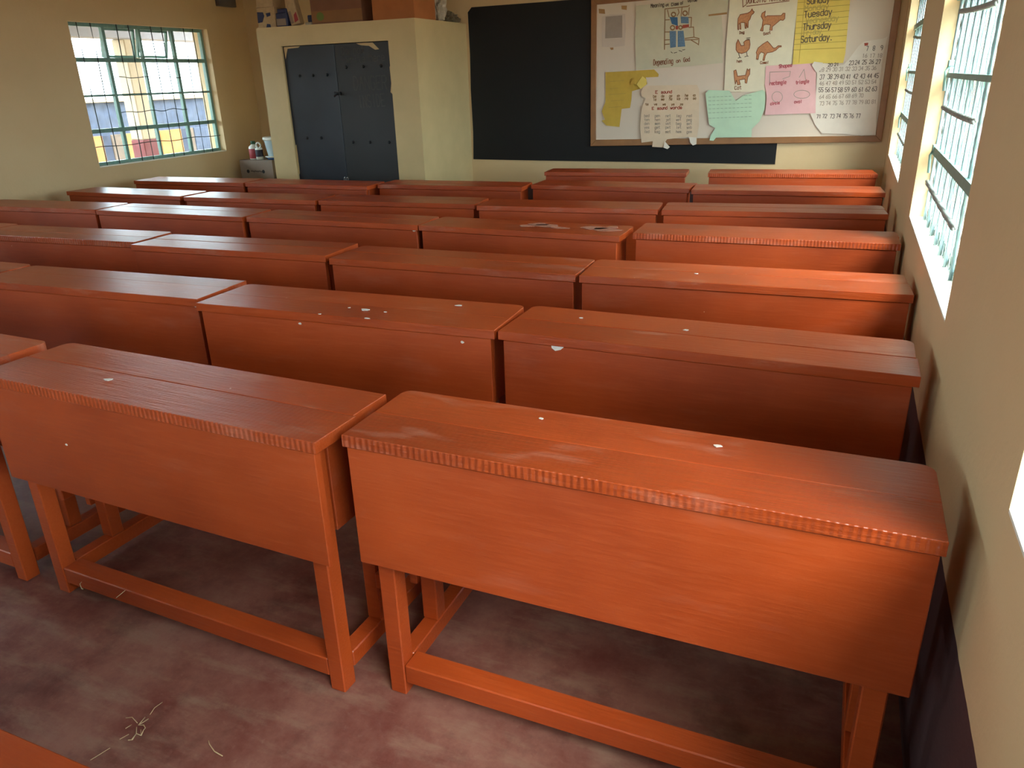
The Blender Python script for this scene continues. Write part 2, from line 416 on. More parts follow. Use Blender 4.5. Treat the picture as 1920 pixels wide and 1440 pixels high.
DK[(0, 1)] = desk(-2.17, 0.003, -.975, 0.003, 'terracotta school desk at the bottom left corner, only its bench edge in view', random.Random(99))
def chip(key, x, y, z, r, face, seed, mat='chip', name='paint_chip'):
    """patch of bare wood where the paint has come off"""
    d = DK[key]; rn = random.Random(seed); n = 7
    p = Matrix.Rotation(-d.rotation_euler.z, 4, 'Z') @ (Vector((x, y, z)) - d.location)
    pts = [(math.cos(2*math.pi*k/n)*r*rn.uniform(.5, 1.2)*1.5, math.sin(2*math.pi*k/n)*r*rn.uniform(.5, 1.1)) for k in range(n)]
    bm = bmesh.new()
    if face == 'top': prism(bm, [(p.x+a, p.y+b) for a, b in pts], 'z', .7515, .7530)
    else: prism(bm, [(p.x+a, p.z+b) for a, b in pts], 'y', .0043, .0055)
    bm_obj(name, bm, mat, d)
chip((2, 1), -1.472, 2.127, 0.750, 0.015, 'top', 1)
chip((2, 1), -1.410, 2.042, 0.750, 0.007, 'top', 2)
chip((2, 1), -1.542, 2.133, 0.750, 0.005, 'top', 3)
chip((2, 1), -1.389, 2.126, 0.750, 0.005, 'top', 4)
chip((2, 1), -1.183, 2.272, 0.750, 0.009, 'top', 5)
chip((2, 0), -0.747, 2.060, 0.718, 0.015, 'panel', 6)
chip((1, 0), -0.577, 1.484, 0.750, 0.006, 'top', 7)
chip((2, 1), -1.594, 2.035, 0.750, 0.005, 'top', 8)
chip((2, 1), -1.688, 2.050, 0.708, 0.005, 'panel', 9)
chip((2, 1), -1.066, 2.050, 0.699, 0.005, 'panel', 10)
chip((2, 0), -0.390, 2.237, 0.750, 0.007, 'top', 11)
chip((2, 0), -0.733, 2.262, 0.750, 0.005, 'top', 12)
chip((1, 1), -1.778, 1.332, 0.750, 0.011, 'top', 13)
chip((3, 0), -0.487, 2.956, 0.750, 0.007, 'top', 14)
chip((1, 1), -1.016, 1.215, 0.727, 0.007, 'panel', 15)
chip((2, 2), -2.187, 2.065, 0.721, 0.007, 'panel', 16)
chip((1, 1), -1.536, 1.215, 0.737, 0.007, 'panel', 17)
chip((1, 1), -1.279, 1.215, 0.731, 0.005, 'panel', 18)
chip((4, 2), -2.149, 3.645, 0.719, 0.009, 'panel', 19)
chip((1, 0), -0.177, 1.477, 0.750, 0.006, 'top', 20)
chip((1, 1), -1.881, 1.215, 0.581, 0.004, 'panel', 21)
chip((4, 1), -1.479, 3.818, .75, 0.045, 'top', 50, 'dust', 'chalk_smudge')
chip((4, 1), -1.407, 3.787, .75, 0.050, 'top', 51, 'dust', 'chalk_smudge')
chip((4, 1), -1.331, 3.743, .75, 0.030, 'top', 52, 'dust', 'chalk_smudge')
chip((4, 1), -1.157, 3.787, .75, 0.050, 'top', 53, 'dust', 'chalk_smudge')
chip((4, 1), -1.092, 3.758, .75, 0.055, 'top', 54, 'dust', 'chalk_smudge')
chip((4, 1), -1.068, 3.824, .75, 0.030, 'top', 55, 'dust', 'chalk_smudge')
chip((4, 1), -1.531, 3.757, .75, 0.030, 'top', 56, 'dust', 'chalk_smudge')
# ------------------------------------------------------------ litter on the floor
M['straw'] = plain('dry_straw', (196, 170, 132), .8)
def wisp(name, lines, r, label, cat, group=None):
    bm = bmesh.new()
    for ln in lines: tube(bm, ln, r, 5)
    return tag(bm_obj(name, bm, 'straw', None, True), label, cat, group)
wisp('straw_tangle', [[(-1.4687, 0.9759, 0.004), (-1.4612, 0.9558, 0.008), (-1.4639, 0.9505, 0.004)], [(-1.4563, 0.9749, 0.004), (-1.4554, 0.9609, 0.008), (-1.4639, 0.9505, 0.004)], [(-1.4639, 0.9505, 0.004), (-1.4468, 0.953, 0.008), (-1.4395, 0.9501, 0.004), (-1.435, 0.9407, 0.008), (-1.4303, 0.9287, 0.004)], [(-1.4624, 0.944, 0.004), (-1.4432, 0.9265, 0.008)], [(-1.4461, 0.942, 0.004), (-1.4303, 0.9287, 0.004)], [(-1.4303, 0.9287, 0.004), (-1.4432, 0.9265, 0.008), (-1.4403, 0.9112, 0.004), (-1.4457, 0.9037, 0.008)], [(-1.4432, 0.9265, 0.008), (-1.438, 0.9067, 0.008)]], .0012, 'small tangle of dry straw lying on the floor at the lower left', 'straw')
wisp('straw_strand', [[(-1.5127, 0.9559, 0.004), (-1.4955, 0.9611, 0.008), (-1.4713, 0.9547, 0.004)]], .0009, 'short bent straw just left of the straw tangle on the floor', 'straw', 'loose straws on the floor')
wisp('straw_strand', [[(-1.4808, 0.9453, 0.004), (-1.4815, 0.9281, 0.008)]], .0009, 'tiny straw bit below the bent straw on the floor', 'straw', 'loose straws on the floor')
wisp('straw_strand', [[(-1.4628, 0.9202, 0.004), (-1.4672, 0.898, 0.008)]], .0009, 'short straw pointing away from the straw tangle toward the bottom desk', 'straw', 'loose straws on the floor')
wisp('straw_strand', [[(-1.4713, 0.8723, 0.004), (-1.4814, 0.8268, 0.008)]], .0009, 'long pale straw near the bottom left desk corner', 'straw', 'loose straws on the floor')
wisp('straw_strand', [[(-1.4633, 0.9868, 0.004), (-1.4667, 1.0061, 0.008), (-1.4662, 1.0304, 0.004)]], .0009, 'thin straw curving up from the tangle toward the left desk', 'straw', 'loose straws on the floor')
wisp('twig', [[(-1.2616, 0.9776, 0.004), (-1.2484, 0.9676, 0.008), (-1.2248, 0.9581, 0.004), (-1.1936, 0.952, 0.008)]], .0012, 'thin curved twig on the floor below the left desk', 'twig')
wisp('straw_bit', [[(-1.9839, 1.2386, 0.1), (-1.9752, 1.2258, 0.104), (-1.9529, 1.2134, 0.1), (-1.9431, 1.2111, 0.104)], [(-1.8191, 1.22, 0.1), (-1.8176, 1.2525, 0.104)]], .001, 'curl of straw lying on the front rail of the left desk', 'straw')

# ------------------------------------------------------------ cupboard
M['cup'] = plain('cupboard_plaster', (212, 186, 134), .6, .07, 5, .15)
M['doorL'] = plain('blue_black_metal_door', (40, 45, 54), .40, .28, 3, .1, .1); M['doorR'] = plain('black_metal_door', (33, 31, 31), .48, .25, 3, .1, .0)
M['chalk'] = plain('chalk_marks', (92, 88, 82), .9, .3, 60); M['dark'] = plain('black_metal_hole_shade', (14, 14, 15), .6)  # the black serves door fittings and the painted shade of the carton holes
M['steel'] = plain('bright_steel', (200, 200, 196), .25, .1, 40, 0, 1.0)
cx0, cx1, cy, ct = -5.07, -3.428, 6.08, 1.968
d0, d1, dm, dt = -4.815, -3.695, -4.262, 1.808
cup = empty('built_in_cupboard', ((cx0+cx1)/2, cy, 0)); tag(cup, 'cream plastered built-in cupboard with black metal double doors beside the chalkboard', 'cupboard')
def L3(o):  # keep world coordinates under a parent placed at cup's base
    o.location = o.location - cup.location if o.parent == cup else o.location; return o
L3(boxes('body', [(cx0, d0, cy, YF-.001, 0, ct), (d1, cx1, cy, YF-.001, 0, ct), (d0, d1, cy, YF-.001, dt, ct), (d0, d1, cy, YF-.001, 0, .07), (d0, d1, YF-.05, YF-.001, .07, dt)], 'cup', cup))
# stroke lettering ------------------------------------------------
GL = {'a': '46 16 05 03 12 32 43|46 42', 'b': '08 02 32 43 45 36 06', 'c': '45 36 16 05 03 12 32 43', 'd': '48 42 12 03 05 16 46', 'e': '04 44 45 36 16 05 03 12 42', 'f': '48 38 27 22|15 35',
'g': '46 16 05 03 12 42|46 41 30 10 01', 'h': '08 02|05 16 36 45 42', 'i': '26 22|28 27', 'j': '36 31 20 10', 'k': '08 02|46 04 42', 'l': '28 22', 'm': '06 02|05 16 25 22|25 36 45 42', 'n': '06 02|05 16 36 45 42',
'o': '16 36 45 43 32 12 03 05 16', 'p': '06 00|06 36 45 43 32 02', 'r': '06 02|04 16 36 45', 's': '45 36 16 05 14 34 43 32 12 03', 't': '28 23 32 42|06 46', 'u': '06 03 12 32 43|46 42', 'v': '06 22 46', 'w': '06 12 25 32 46',
'x': '06 42|02 46', 'y': '06 22|46 10', 'z': '06 46 02 42', 'A': '02 28 42|15 35', 'C': '47 38 18 07 03 12 32 43', 'D': '08 02 22 44 46 28 08', 'E': '48 08 02 42|05 35', 'F': '48 08 02|05 35', 'G': '47 38 18 07 03 12 32 43 45 25', 'H': '08 02|48 42|05 45',
'I': '28 22', 'L': '08 02 42', 'M': '02 08 25 48 42', 'N': '02 08 42 48', 'O': '18 38 47 43 32 12 03 07 18', 'R': '02 08 38 47 46 35 05|25 42', 'S': '47 38 18 07 06 15 35 44 43 32 12 03', 'T': '08 48|28 22', 'W': '08 12 26 32 48',
'0': '18 38 47 43 32 12 03 07 18', '1': '17 28 22', '2': '07 18 38 47 46 02 42', '3': '07 18 38 47 46 35 44 43 32 12 03', '4': '38 04 44|38 32', '5': '48 08 05 35 44 43 32 12 03', '6': '38 16 04 03 12 32 43 44 35 05', '7': '08 48 22',
'8': '18 38 47 46 35 15 06 07 18|15 04 03 12 32 43 44 35', '9': '45 15 06 07 18 38 47 44 22', '.': '12 22', ',': '22 11'}
def strokes(txt, x, z, x2, z2, h, rn, fit=True):
    """hand lettering from (x,z) to (x2,z2) on the baseline, capital height h"""
    out = []; n = len(txt); ux, uz = x2-x, z2-z; ln = math.hypot(ux, uz); ux /= ln; uz /= ln
    adv = ln/max(n, 1); gw = adv*.72
    for i, ch in enumerate(txt):
        for st in GL.get(ch, '').split('|'):
            if not st: continue
            pl = []
            for q in st.split():
                a = i*adv + int(q[0])/4*gw*(.45 if ch in 'il1I' and 0 else 1) + rn.uniform(-.03, .03)*gw; b = (int(q[1])-2)/6*h + rn.uniform(-.02, .02)*h
                pl.append((x+ux*a-uz*b, z+uz*a+ux*b))
            out.append(pl)
    return out
def ribbons(bm, pls, w, surf):
    """flat pen strokes laid on surf(x,z)->y"""
    for pl in pls:
        for (a, b) in zip(pl[:-1], pl[1:]):
            dx, dz = b[0]-a[0], b[1]-a[1]; l = math.hypot(dx, dz)
            if l < 1e-6: continue
            nx, nz = -dz/l*w/2, dx/l*w/2; ex, ez = dx/l*w*.3, dz/l*w*.3
            k = max(1, int(l/.03)); 
            for i in range(k):
                p = (a[0]-ex+(dx+2*ex)*i/k, a[1]-ez+(dz+2*ez)*i/k); q = (a[0]-ex+(dx+2*ex)*(i+1)/k, a[1]-ez+(dz+2*ez)*(i+1)/k)
                vs4 = [bm.verts.new((c[0], surf(c[0], c[1]), c[1])) for c in ((p[0]+nx, p[1]+nz), (q[0]+nx, q[1]+nz), (q[0]-nx, q[1]-nz), (p[0]-nx, p[1]-nz))]
                bm.faces.new(vs4)
def ink(name, pls, w, surf, mat, parent):
    bm = bmesh.new(); ribbons(bm, pls, w, surf); me = bpy.data.meshes.new(name); bm.to_mesh(me); bm.free()
    o = link(name, me, mat, parent); o['kind'] = 'stuff'; return o
def door(xa, xb, mat, label):
    o = L3(box('door', xa, xb, cy+.018, cy+.032, .072, dt-.003, mat, cup, .003)); o['label'] = label; return o
dl = door(d0+.003, dm-.002, 'doorL', 'left metal door, blue-black'); dr = door(dm+.002, d1-.003, 'doorR', 'right metal door with chalk writing')
yd = cy+.018
def bolt(x, z, par):
    bm = bmesh.new(); tube(bm, [(x, yd, z), (x, yd-.012, z)], [.014, .009], 8); o = bm_obj('bolt', bm, 'dark', par, True)
for x in (-4.662, -4.515, -4.364): bolt(x, 1.557, dl)
for x in (-4.154, -3.976, -3.797): bolt(x, 1.613, dr)
for x in (-4.665, -4.507): bolt(x, 1.02, dl)
for x in (-4.161, -3.979, -3.779): bolt(x, .983, dr)
rn = random.Random(3); sf = lambda x, z: yd-.0015
ink('chalk_writing', strokes('Do not', -4.185, 1.715, -3.94, 1.72, .06, rn) + strokes('write here', -4.14, 1.645, -3.745, 1.655, .06, rn) +
    strokes('DANGER', -4.09, 1.425, -3.74, 1.425, .11, rn) + strokes('INSIDE', -4.055, 1.275, -3.775, 1.29, .10, rn), .006, sf, 'chalk', dr)
bm = bmesh.new(); add_box(bm, -4.30, -4.235, yd-.02, yd-.001, 1.385, 1.415, .003); tube(bm, [(-4.26, yd-.022, 1.40), (-4.29, yd-.035, 1.375)], .008, 8)
bm_obj('latch', bm, 'dark', dl)
for x in (-4.278, -4.247):
    bm = bmesh.new(); add_box(bm, x-.012, x+.012, yd-.03, yd-.012, .61, .648, .004)
    tube(bm, [(x-.008, yd-.02, .647), (x-.007, yd-.02, .667), (x, yd-.02, .674), (x+.007, yd-.02, .667), (x+.008, yd-.02, .647)], .003, 6)
    bm_obj('padlock', bm, 'steel', dl if x < dm else dr)
M['smear'] = plain('cream_paint_smear', (206, 176, 124), .6)
def smear(pts, par): bm = bmesh.new(); prism(bm, pts, 'y', yd-.0012, yd-.0002); bm_obj('paint_smear', bm, 'smear', par)
smear([(-4.03, 1.80), (-3.86, 1.80), (-3.80, 1.745), (-3.84, 1.742), (-3.90, 1.775), (-3.98, 1.783)], dr)
smear([(-3.712, 1.60), (-3.70, 1.62), (-3.70, 1.38), (-3.722, 1.40), (-3.708, 1.47)], dr)
smear([(-4.80, 1.80), (-4.62, 1.803), (-4.64, 1.79), (-4.76, 1.785), (-4.795, 1.70)], dl)
smear([(-4.81, .95), (-4.797, .96), (-4.80, .70), (-4.81, .68)], dl)

# ------------------------------------------------------------ chalkboard and pinboard
M['board'] = plain('blackboard_paint', (15, 14, 14), .75, .2, 3, .08)
M['oak'] = plain('varnished_wood_frame', (158, 108, 62), .4, .2, 8, .2); M['soft'] = plain('white_pinboard_face', (222, 204, 182), .75, .03, 3)
bm = bmesh.new()
prism(bm, [(-3.412, .748), (-2.6, .743), (-1.5, .742), (-.56, .737), (-.555, 1.2), (-.555, 2.1), (-2.0, 2.105), (-3.36, 2.10), (-3.40, 2.06), (-3.396, 1.7), (-3.405, 1.4), (-3.40, 1.0)], 'y', YF-.008, YF-.0005, .001)
tag(bm_obj('chalkboard', bm, 'board'), 'wide black painted chalkboard on the back wall', 'chalkboard')
pb = empty('pinboard', (-.98, YF-.02, .88)); tag(pb, 'wood framed white pinboard covered with paper charts', 'pinboard')
def PBL(o): o.location = -Vector(pb.location); return o
def poly(name, pts, y0, y1, mat, par, bev=0.0):
    bm = bmesh.new(); prism(bm, pts, 'y', y0, y1, bev); return bm_obj(name, bm, mat, par)
oBL, oBR, oTR, oTL = (-2.196, .879), (.238, .924), (.234, 2.150), (-2.203, 2.105)
iBL, iBR, iTR, iTL = (-2.144, .936), (.190, .972), (.186, 2.100), (-2.150, 2.050)
PBL(poly('board_face', [(-2.18, .90), (.22, .94), (.22, 2.12), (-2.18, 2.08)], YF-.020, YF-.009, 'soft', pb))
for q in ([oBL, oBR, iBR, iBL], [oBR, oTR, iTR, iBR], [oTR, oTL, iTL, iTR], [oTL, oBL, iBL, iTL]):
    PBL(poly('frame_rail', q, YF-.030, YF-.0085, 'oak', pb, .003))
YP = YF-.0205
# papers ------------------------------------------------
def paper_mat(name, rgb, var=.05): return plain(name, rgb, .85, var, 14)
M['p_white'] = paper_mat('cream_manila', (208, 200, 170)); M['p_ani'] = paper_mat('pale_manila', (232, 222, 192)); M['p_yel'] = paper_mat('yellow_card', (234, 206, 104))
M['p_pink'] = paper_mat('pink_card', (236, 186, 182)); M['p_num'] = paper_mat('white_chart', (232, 220, 202)); M['p_green'] = paper_mat('mint_card', (196, 222, 188))
M['p_peach'] = paper_mat('faded_peach_sheet', (226, 200, 168)); M['p_must'] = paper_mat('mustard_sheet', (206, 170, 70), .1); M['p_grey'] = paper_mat('grey_print_sheet', (212, 194, 176))
M['i_dark'] = plain('dark_ink', (98, 84, 74), .9); M['i_red'] = plain('red_ink', (176, 84, 66), .9); M['i_faint'] = plain('faint_pencil', (176, 158, 140), .9); M['i_brown'] = plain('brown_crayon', (140, 84, 54), .9)
M['i_fill'] = plain('orange_brown_crayon', (212, 148, 102), .9, .2, 90); M['i_blue'] = plain('blue_crayon', (112, 142, 168), .9, .25, 120); M['i_blue2'] = plain('deep_blue_crayon', (74, 116, 156), .9, .2, 120); M['i_skin'] = plain('brown_pencil', (150, 112, 74), .9)
M['tape'] = plain('old_brown_tape', (176, 132, 78), .5); M['i_pink'] = plain('red_pencil', (190, 92, 96), .9); M['i_dim'] = plain('dim_green_pencil', (158, 182, 152), .9); M['i_gridgrey'] = plain('grey_print', (168, 152, 138), .9); M['i_line'] = plain('ruled_line', (186, 156, 74), .9); M['i_faintyel'] = plain('yellow_faint_ink', (196, 172, 96), .9)
class Paper:
    def __init__(s, name, outline, off, amp, mat, label, cat='chart', cells=9):
        s.off, s.amp, s.seed = off, amp, len(name)*3.7+off*900
        xs = [p[0] for p in outline]; zs = [p[1] for p in outline]
        s.x0, s.x1, s.z0, s.z1 = min(xs), max(xs), min(zs), max(zs)
        bm = bmesh.new(); bm.faces.new([bm.verts.new((x, 0, z)) for x, z in outline]); bm.normal_update()
        bmesh.ops.triangulate(bm, faces=bm.faces[:])
        for i in range(1, cells):
            for co, no in (((s.x0+(s.x1-s.x0)*i/cells, 0, 0), (1, 0, 0)), ((0, 0, s.z0+(s.z1-s.z0)*i/cells), (0, 0, 1))):
                bmesh.ops.bisect_plane(bm, geom=bm.verts[:]+bm.edges[:]+bm.faces[:], plane_co=co, plane_no=no)
        for v in bm.verts: v.co.y = s.y(v.co.x, v.co.z)
        s.cx, s.cz = (s.x0+s.x1)/2, s.z0
        for v in bm.verts: v.co -= Vector((s.cx, YP, s.cz))
        s.o = bm_obj(name, bm, mat, None, True); s.o.location = (s.cx, YP, s.cz); tag(s.o, label, cat)
    def y(s, x, z):
        u = (x-s.x0)/(s.x1-s.x0); v = (z-s.z0)/(s.z1-s.z0)
        n = noise.noise(Vector((u*3.2+s.seed, v*2.2, s.seed))) + .5*noise.noise(Vector((u*7+s.seed, v*5, 3)))
        ed = max(0, abs(u-.5)*2-.75)/.25*.9
        return YP - s.off - s.amp*(.65+n+ed)
    def _rel(s, o): o.location = (-s.cx, -YP, -s.cz); return o
    def ink(s, name, pls, w, mat): return s._rel(ink(name, pls, w, lambda x, z: s.y(x, z)-.0016, mat, s.o))
    def fill(s, name, pts, mat, lift=.0009):
        bm = bmesh.new(); bm.faces.new([bm.verts.new((x, 0, z)) for x, z in pts]); bm.normal_update(); bmesh.ops.triangulate(bm, faces=bm.faces[:])
        bmesh.ops.subdivide_edges(bm, edges=bm.edges[:], cuts=1, use_grid_fill=True)
        for v in bm.verts: v.co.y = s.y(v.co.x, v.co.z)-lift
        return s._rel(bm_obj(name, bm, mat, s.o))
rn = random.Random(11)
p = Paper('printed_sheet', [(-2.1052, 1.9548), (-2.035, 1.9691), (-1.8998, 1.9654), (-1.8886, 1.8569), (-1.8969, 1.7149), (-2.0046, 1.7082), (-2.1013, 1.7157)], .001, .0012, 'p_grey', 'small faded grey printed sheet in the top left of the pinboard', 'sheet')
p.fill('print_block', [(-2.0719, 1.953), (-1.9239, 1.9559), (-1.9193, 1.7819), (-2.073, 1.7813)], 'i_gridgrey')
p.fill('tape', [(-2.0297, 1.7054), (-1.9963, 1.7063), (-1.9959, 1.6893), (-2.0167, 1.6864)], 'tape', .002)
p = Paper('tape_scrap', [(-2.1353, 2.0179), (-2.0813, 2.0112), (-2.0765, 1.9749), (-2.1306, 1.9815)], .001, .0008, 'tape', 'brown tape scrap at the upper left corner of the pinboard', 'tape', 3)
p = Paper('tape_scrap', [(-1.9341, 2.0315), (-1.8853, 2.0287), (-1.8868, 1.9947), (-1.9309, 2.0028)], .001, .0008, 'tape', 'brown tape scrap above the grey printed sheet', 'tape', 3)
p = Paper('ladder_poster', [(-1.8043, 2.0217), (-1.3252, 2.0377), (-1.0436, 2.0558), (-1.0424, 1.9272), (-1.1874, 1.9193), (-1.0879, 1.91), (-1.063, 1.7456), (-1.0686, 1.6448), (-1.0486, 1.5501), (-1.3398, 1.5347), (-1.7876, 1.5188), (-1.8056, 1.7783)], .004, .0035, 'p_white', 'creased cream poster with children drawn on a ladder', 'poster', 12)
p.fill('tape', [(-1.1931, 1.9228), (-1.0451, 1.9314), (-1.044, 1.9166), (-1.0957, 1.9139), (-1.1922, 1.9097)], 'tape', .002)
p.ink('drawing_lines', [[(-1.5456, 1.6723), (-1.556, 1.9839), (-1.369, 1.9921), (-1.3529, 1.9986)], [(-1.5521, 1.9003), (-1.5141, 1.9002)], [(-1.5478, 1.8081), (-1.5095, 1.8064)], [(-1.5448, 1.7462), (-1.5065, 1.7465)], [(-1.5432, 1.7112), (-1.5049, 1.7135)], [(-1.3559, 1.909), (-1.3311, 1.9077), (-1.331, 1.836)], [(-1.3474, 1.8331), (-1.3102, 1.835), (-1.3015, 1.7587)], [(-1.376, 1.7505), (-1.3014, 1.7568), (-1.2593, 1.7454), (-1.2603, 1.6957)], [(-1.3753, 1.7389), (-1.2671, 1.7381)], [(-1.3251, 1.7368), (-1.2605, 1.6996)], [(-1.5193, 1.9214), (-1.5346, 1.9751)], [(-1.4524, 1.9254), (-1.4371, 1.9509), (-1.4469, 1.9778)], [(-1.419, 1.9236), (-1.4141, 1.9872)], [(-1.357, 1.9278), (-1.3541, 1.9838)]], .007, 'i_skin')
p.fill('crayon_blue', [(-1.5151, 1.9211), (-1.4477, 1.9157), (-1.4421, 1.8491), (-1.4935, 1.8668)], 'i_blue2')
p.fill('crayon_blue', [(-1.4229, 1.9201), (-1.3561, 1.9128), (-1.3512, 1.8635), (-1.416, 1.8687)], 'i_blue')
p.fill('crayon_red', [(-1.4027, 1.8547), (-1.3488, 1.8577), (-1.3475, 1.835), (-1.4012, 1.828)], 'i_red')
p.fill('crayon_red', [(-1.461, 1.85), (-1.4381, 1.8527), (-1.4386, 1.8222), (-1.4597, 1.8232)], 'i_red')
p.fill('crayon_blue', [(-1.5098, 1.8141), (-1.4548, 1.8115), (-1.4484, 1.6879), (-1.497, 1.6821)], 'i_blue')
p.fill('crayon_blue', [(-1.4401, 1.8108), (-1.3919, 1.8105), (-1.3704, 1.6887), (-1.4335, 1.6873)], 'i_blue')
p.ink('head_outline', [[(-1.4648, 1.9374), (-1.4676, 1.9282), (-1.4761, 1.9229), (-1.4871, 1.9235), (-1.4962, 1.9297), (-1.5, 1.9393), (-1.4971, 1.9484), (-1.4886, 1.9537), (-1.4777, 1.9531), (-1.4686, 1.9469), (-1.4648, 1.9374)]], .010, 'i_skin')
p.ink('head_outline', [[(-1.3681, 1.9416), (-1.3711, 1.9318), (-1.3801, 1.9261), (-1.3917, 1.9268), (-1.4014, 1.9334), (-1.4055, 1.9436), (-1.4025, 1.9533), (-1.3935, 1.959), (-1.382, 1.9583), (-1.3723, 1.9517), (-1.3681, 1.9416)]], .010, 'i_skin')
p.ink('head_outline', [[(-1.4679, 1.837), (-1.4708, 1.8277), (-1.4794, 1.8222), (-1.4904, 1.8228), (-1.4996, 1.829), (-1.5034, 1.8387), (-1.5005, 1.848), (-1.4919, 1.8534), (-1.481, 1.8528), (-1.4718, 1.8466), (-1.4679, 1.837)]], .010, 'i_skin')
p.ink('head_outline', [[(-1.4037, 1.8358), (-1.4061, 1.8281), (-1.4132, 1.8235), (-1.4223, 1.824), (-1.4299, 1.8292), (-1.4331, 1.8372), (-1.4307, 1.8449), (-1.4236, 1.8494), (-1.4146, 1.849), (-1.407, 1.8438), (-1.4037, 1.8358)]], .010, 'i_skin')
p.ink('lettering', strokes('Meaning', -1.6754, 2.0001, -1.5612, 2.0049, 0.0265, rn) + strokes('at', -1.5507, 2.0043, -1.5234, 2.0054, 0.0170, rn) + strokes('Class of', -1.5024, 2.0027, -1.403, 2.0108, 0.0225, rn) + strokes('value', -1.3687, 2.0237, -1.2891, 2.0264, 0.0204, rn), .0055, 'i_dark')
p.ink('lettering', strokes('Depending', -1.6333, 1.551, -1.463, 1.5594, 0.0438, rn) + strokes('on', -1.4377, 1.5645, -1.3996, 1.5691, 0.0275, rn) + strokes('God', -1.3763, 1.5683, -1.3218, 1.5743, 0.0313, rn), .0055, 'i_brown')
p.ink('lettering', [[(-1.489, 1.6506), (-1.4758, 1.6423)], [(-1.463, 1.6418), (-1.4377, 1.6467)], [(-1.4215, 1.6597), (-1.3957, 1.6509)], [(-1.3921, 1.6624), (-1.3712, 1.6655)]], .005, 'i_dark')
p = Paper('animal_poster', [(-1.0276, 2.0664), (-0.5091, 2.049), (-0.5067, 1.9889), (-0.5066, 1.7599), (-0.5073, 1.5322), (-0.4973, 1.3142), (-0.8401, 1.3212), (-1.0232, 1.3249), (-1.0341, 1.7041)], .007, .0025, 'p_ani', 'long pale poster with five drawn domestic animals', 'poster', 12)
p.fill('dog_drawing', [(-0.9533, 1.8793), (-0.9381, 1.9079), (-0.8829, 1.9146), (-0.8597, 1.9263), (-0.8492, 1.9451), (-0.8428, 1.9319), (-0.8299, 1.9215), (-0.8342, 1.912), (-0.8505, 1.8999), (-0.8584, 1.8711), (-0.871, 1.8555), (-0.8688, 1.8095), (-0.8758, 1.8099), (-0.8839, 1.843), (-0.8841, 1.8037), (-0.8911, 1.804), (-0.8982, 1.847), (-0.9298, 1.8486), (-0.924, 1.799), (-0.933, 1.8011), (-0.9384, 1.8458), (-0.9461, 1.833), (-0.9414, 1.7966), (-0.9486, 1.7985), (-0.9537, 1.84)], 'i_fill')
p.ink('dog_outline', [[(-0.9533, 1.8793), (-0.9381, 1.9079), (-0.8829, 1.9146), (-0.8597, 1.9263), (-0.8492, 1.9451), (-0.8428, 1.9319), (-0.8299, 1.9215), (-0.8342, 1.912), (-0.8505, 1.8999), (-0.8584, 1.8711), (-0.871, 1.8555), (-0.8688, 1.8095), (-0.8758, 1.8099), (-0.8839, 1.843), (-0.8841, 1.8037), (-0.8911, 1.804), (-0.8982, 1.847), (-0.9298, 1.8486), (-0.924, 1.799), (-0.933, 1.8011), (-0.9384, 1.8458), (-0.9461, 1.833), (-0.9414, 1.7966), (-0.9486, 1.7985), (-0.9537, 1.84), (-0.9533, 1.8793)]], .005, 'i_brown')
p.fill('goat_drawing', [(-0.7572, 1.8594), (-0.7734, 1.8861), (-0.7685, 1.9084), (-0.7442, 1.9232), (-0.747, 1.8976), (-0.7418, 1.878), (-0.7257, 1.8884), (-0.6744, 1.8857), (-0.6201, 1.8844), (-0.6082, 1.8997), (-0.593, 1.8989), (-0.5908, 1.8605), (-0.6031, 1.8483), (-0.6237, 1.8525), (-0.6646, 1.8191), (-0.6805, 1.8069), (-0.6797, 1.7809), (-0.6986, 1.7818), (-0.6954, 1.8206), (-0.7303, 1.8272), (-0.7502, 1.8201), (-0.7498, 1.7777), (-0.7709, 1.7819), (-0.7597, 1.8108)], 'i_fill')
p.ink('goat_outline', [[(-0.7572, 1.8594), (-0.7734, 1.8861), (-0.7685, 1.9084), (-0.7442, 1.9232), (-0.747, 1.8976), (-0.7418, 1.878), (-0.7257, 1.8884), (-0.6744, 1.8857), (-0.6201, 1.8844), (-0.6082, 1.8997), (-0.593, 1.8989), (-0.5908, 1.8605), (-0.6031, 1.8483), (-0.6237, 1.8525), (-0.6646, 1.8191), (-0.6805, 1.8069), (-0.6797, 1.7809), (-0.6986, 1.7818), (-0.6954, 1.8206), (-0.7303, 1.8272), (-0.7502, 1.8201), (-0.7498, 1.7777), (-0.7709, 1.7819), (-0.7597, 1.8108), (-0.7572, 1.8594)]], .005, 'i_brown')
p.fill('hen_drawing', [(-0.9408, 1.7236), (-0.9245, 1.6962), (-0.9122, 1.6757), (-0.8876, 1.678), (-0.8931, 1.7016), (-0.8733, 1.7174), (-0.8487, 1.7163), (-0.8423, 1.6828), (-0.845, 1.6529), (-0.8657, 1.627), (-0.9038, 1.6166), (-0.9366, 1.6263), (-0.9507, 1.647), (-0.9527, 1.694)], 'i_fill')
p.ink('hen_outline', [[(-0.9408, 1.7236), (-0.9245, 1.6962), (-0.9122, 1.6757), (-0.8876, 1.678), (-0.8931, 1.7016), (-0.8733, 1.7174), (-0.8487, 1.7163), (-0.8423, 1.6828), (-0.845, 1.6529), (-0.8657, 1.627), (-0.9038, 1.6166), (-0.9366, 1.6263), (-0.9507, 1.647), (-0.9527, 1.694), (-0.9408, 1.7236)]], .005, 'i_brown')
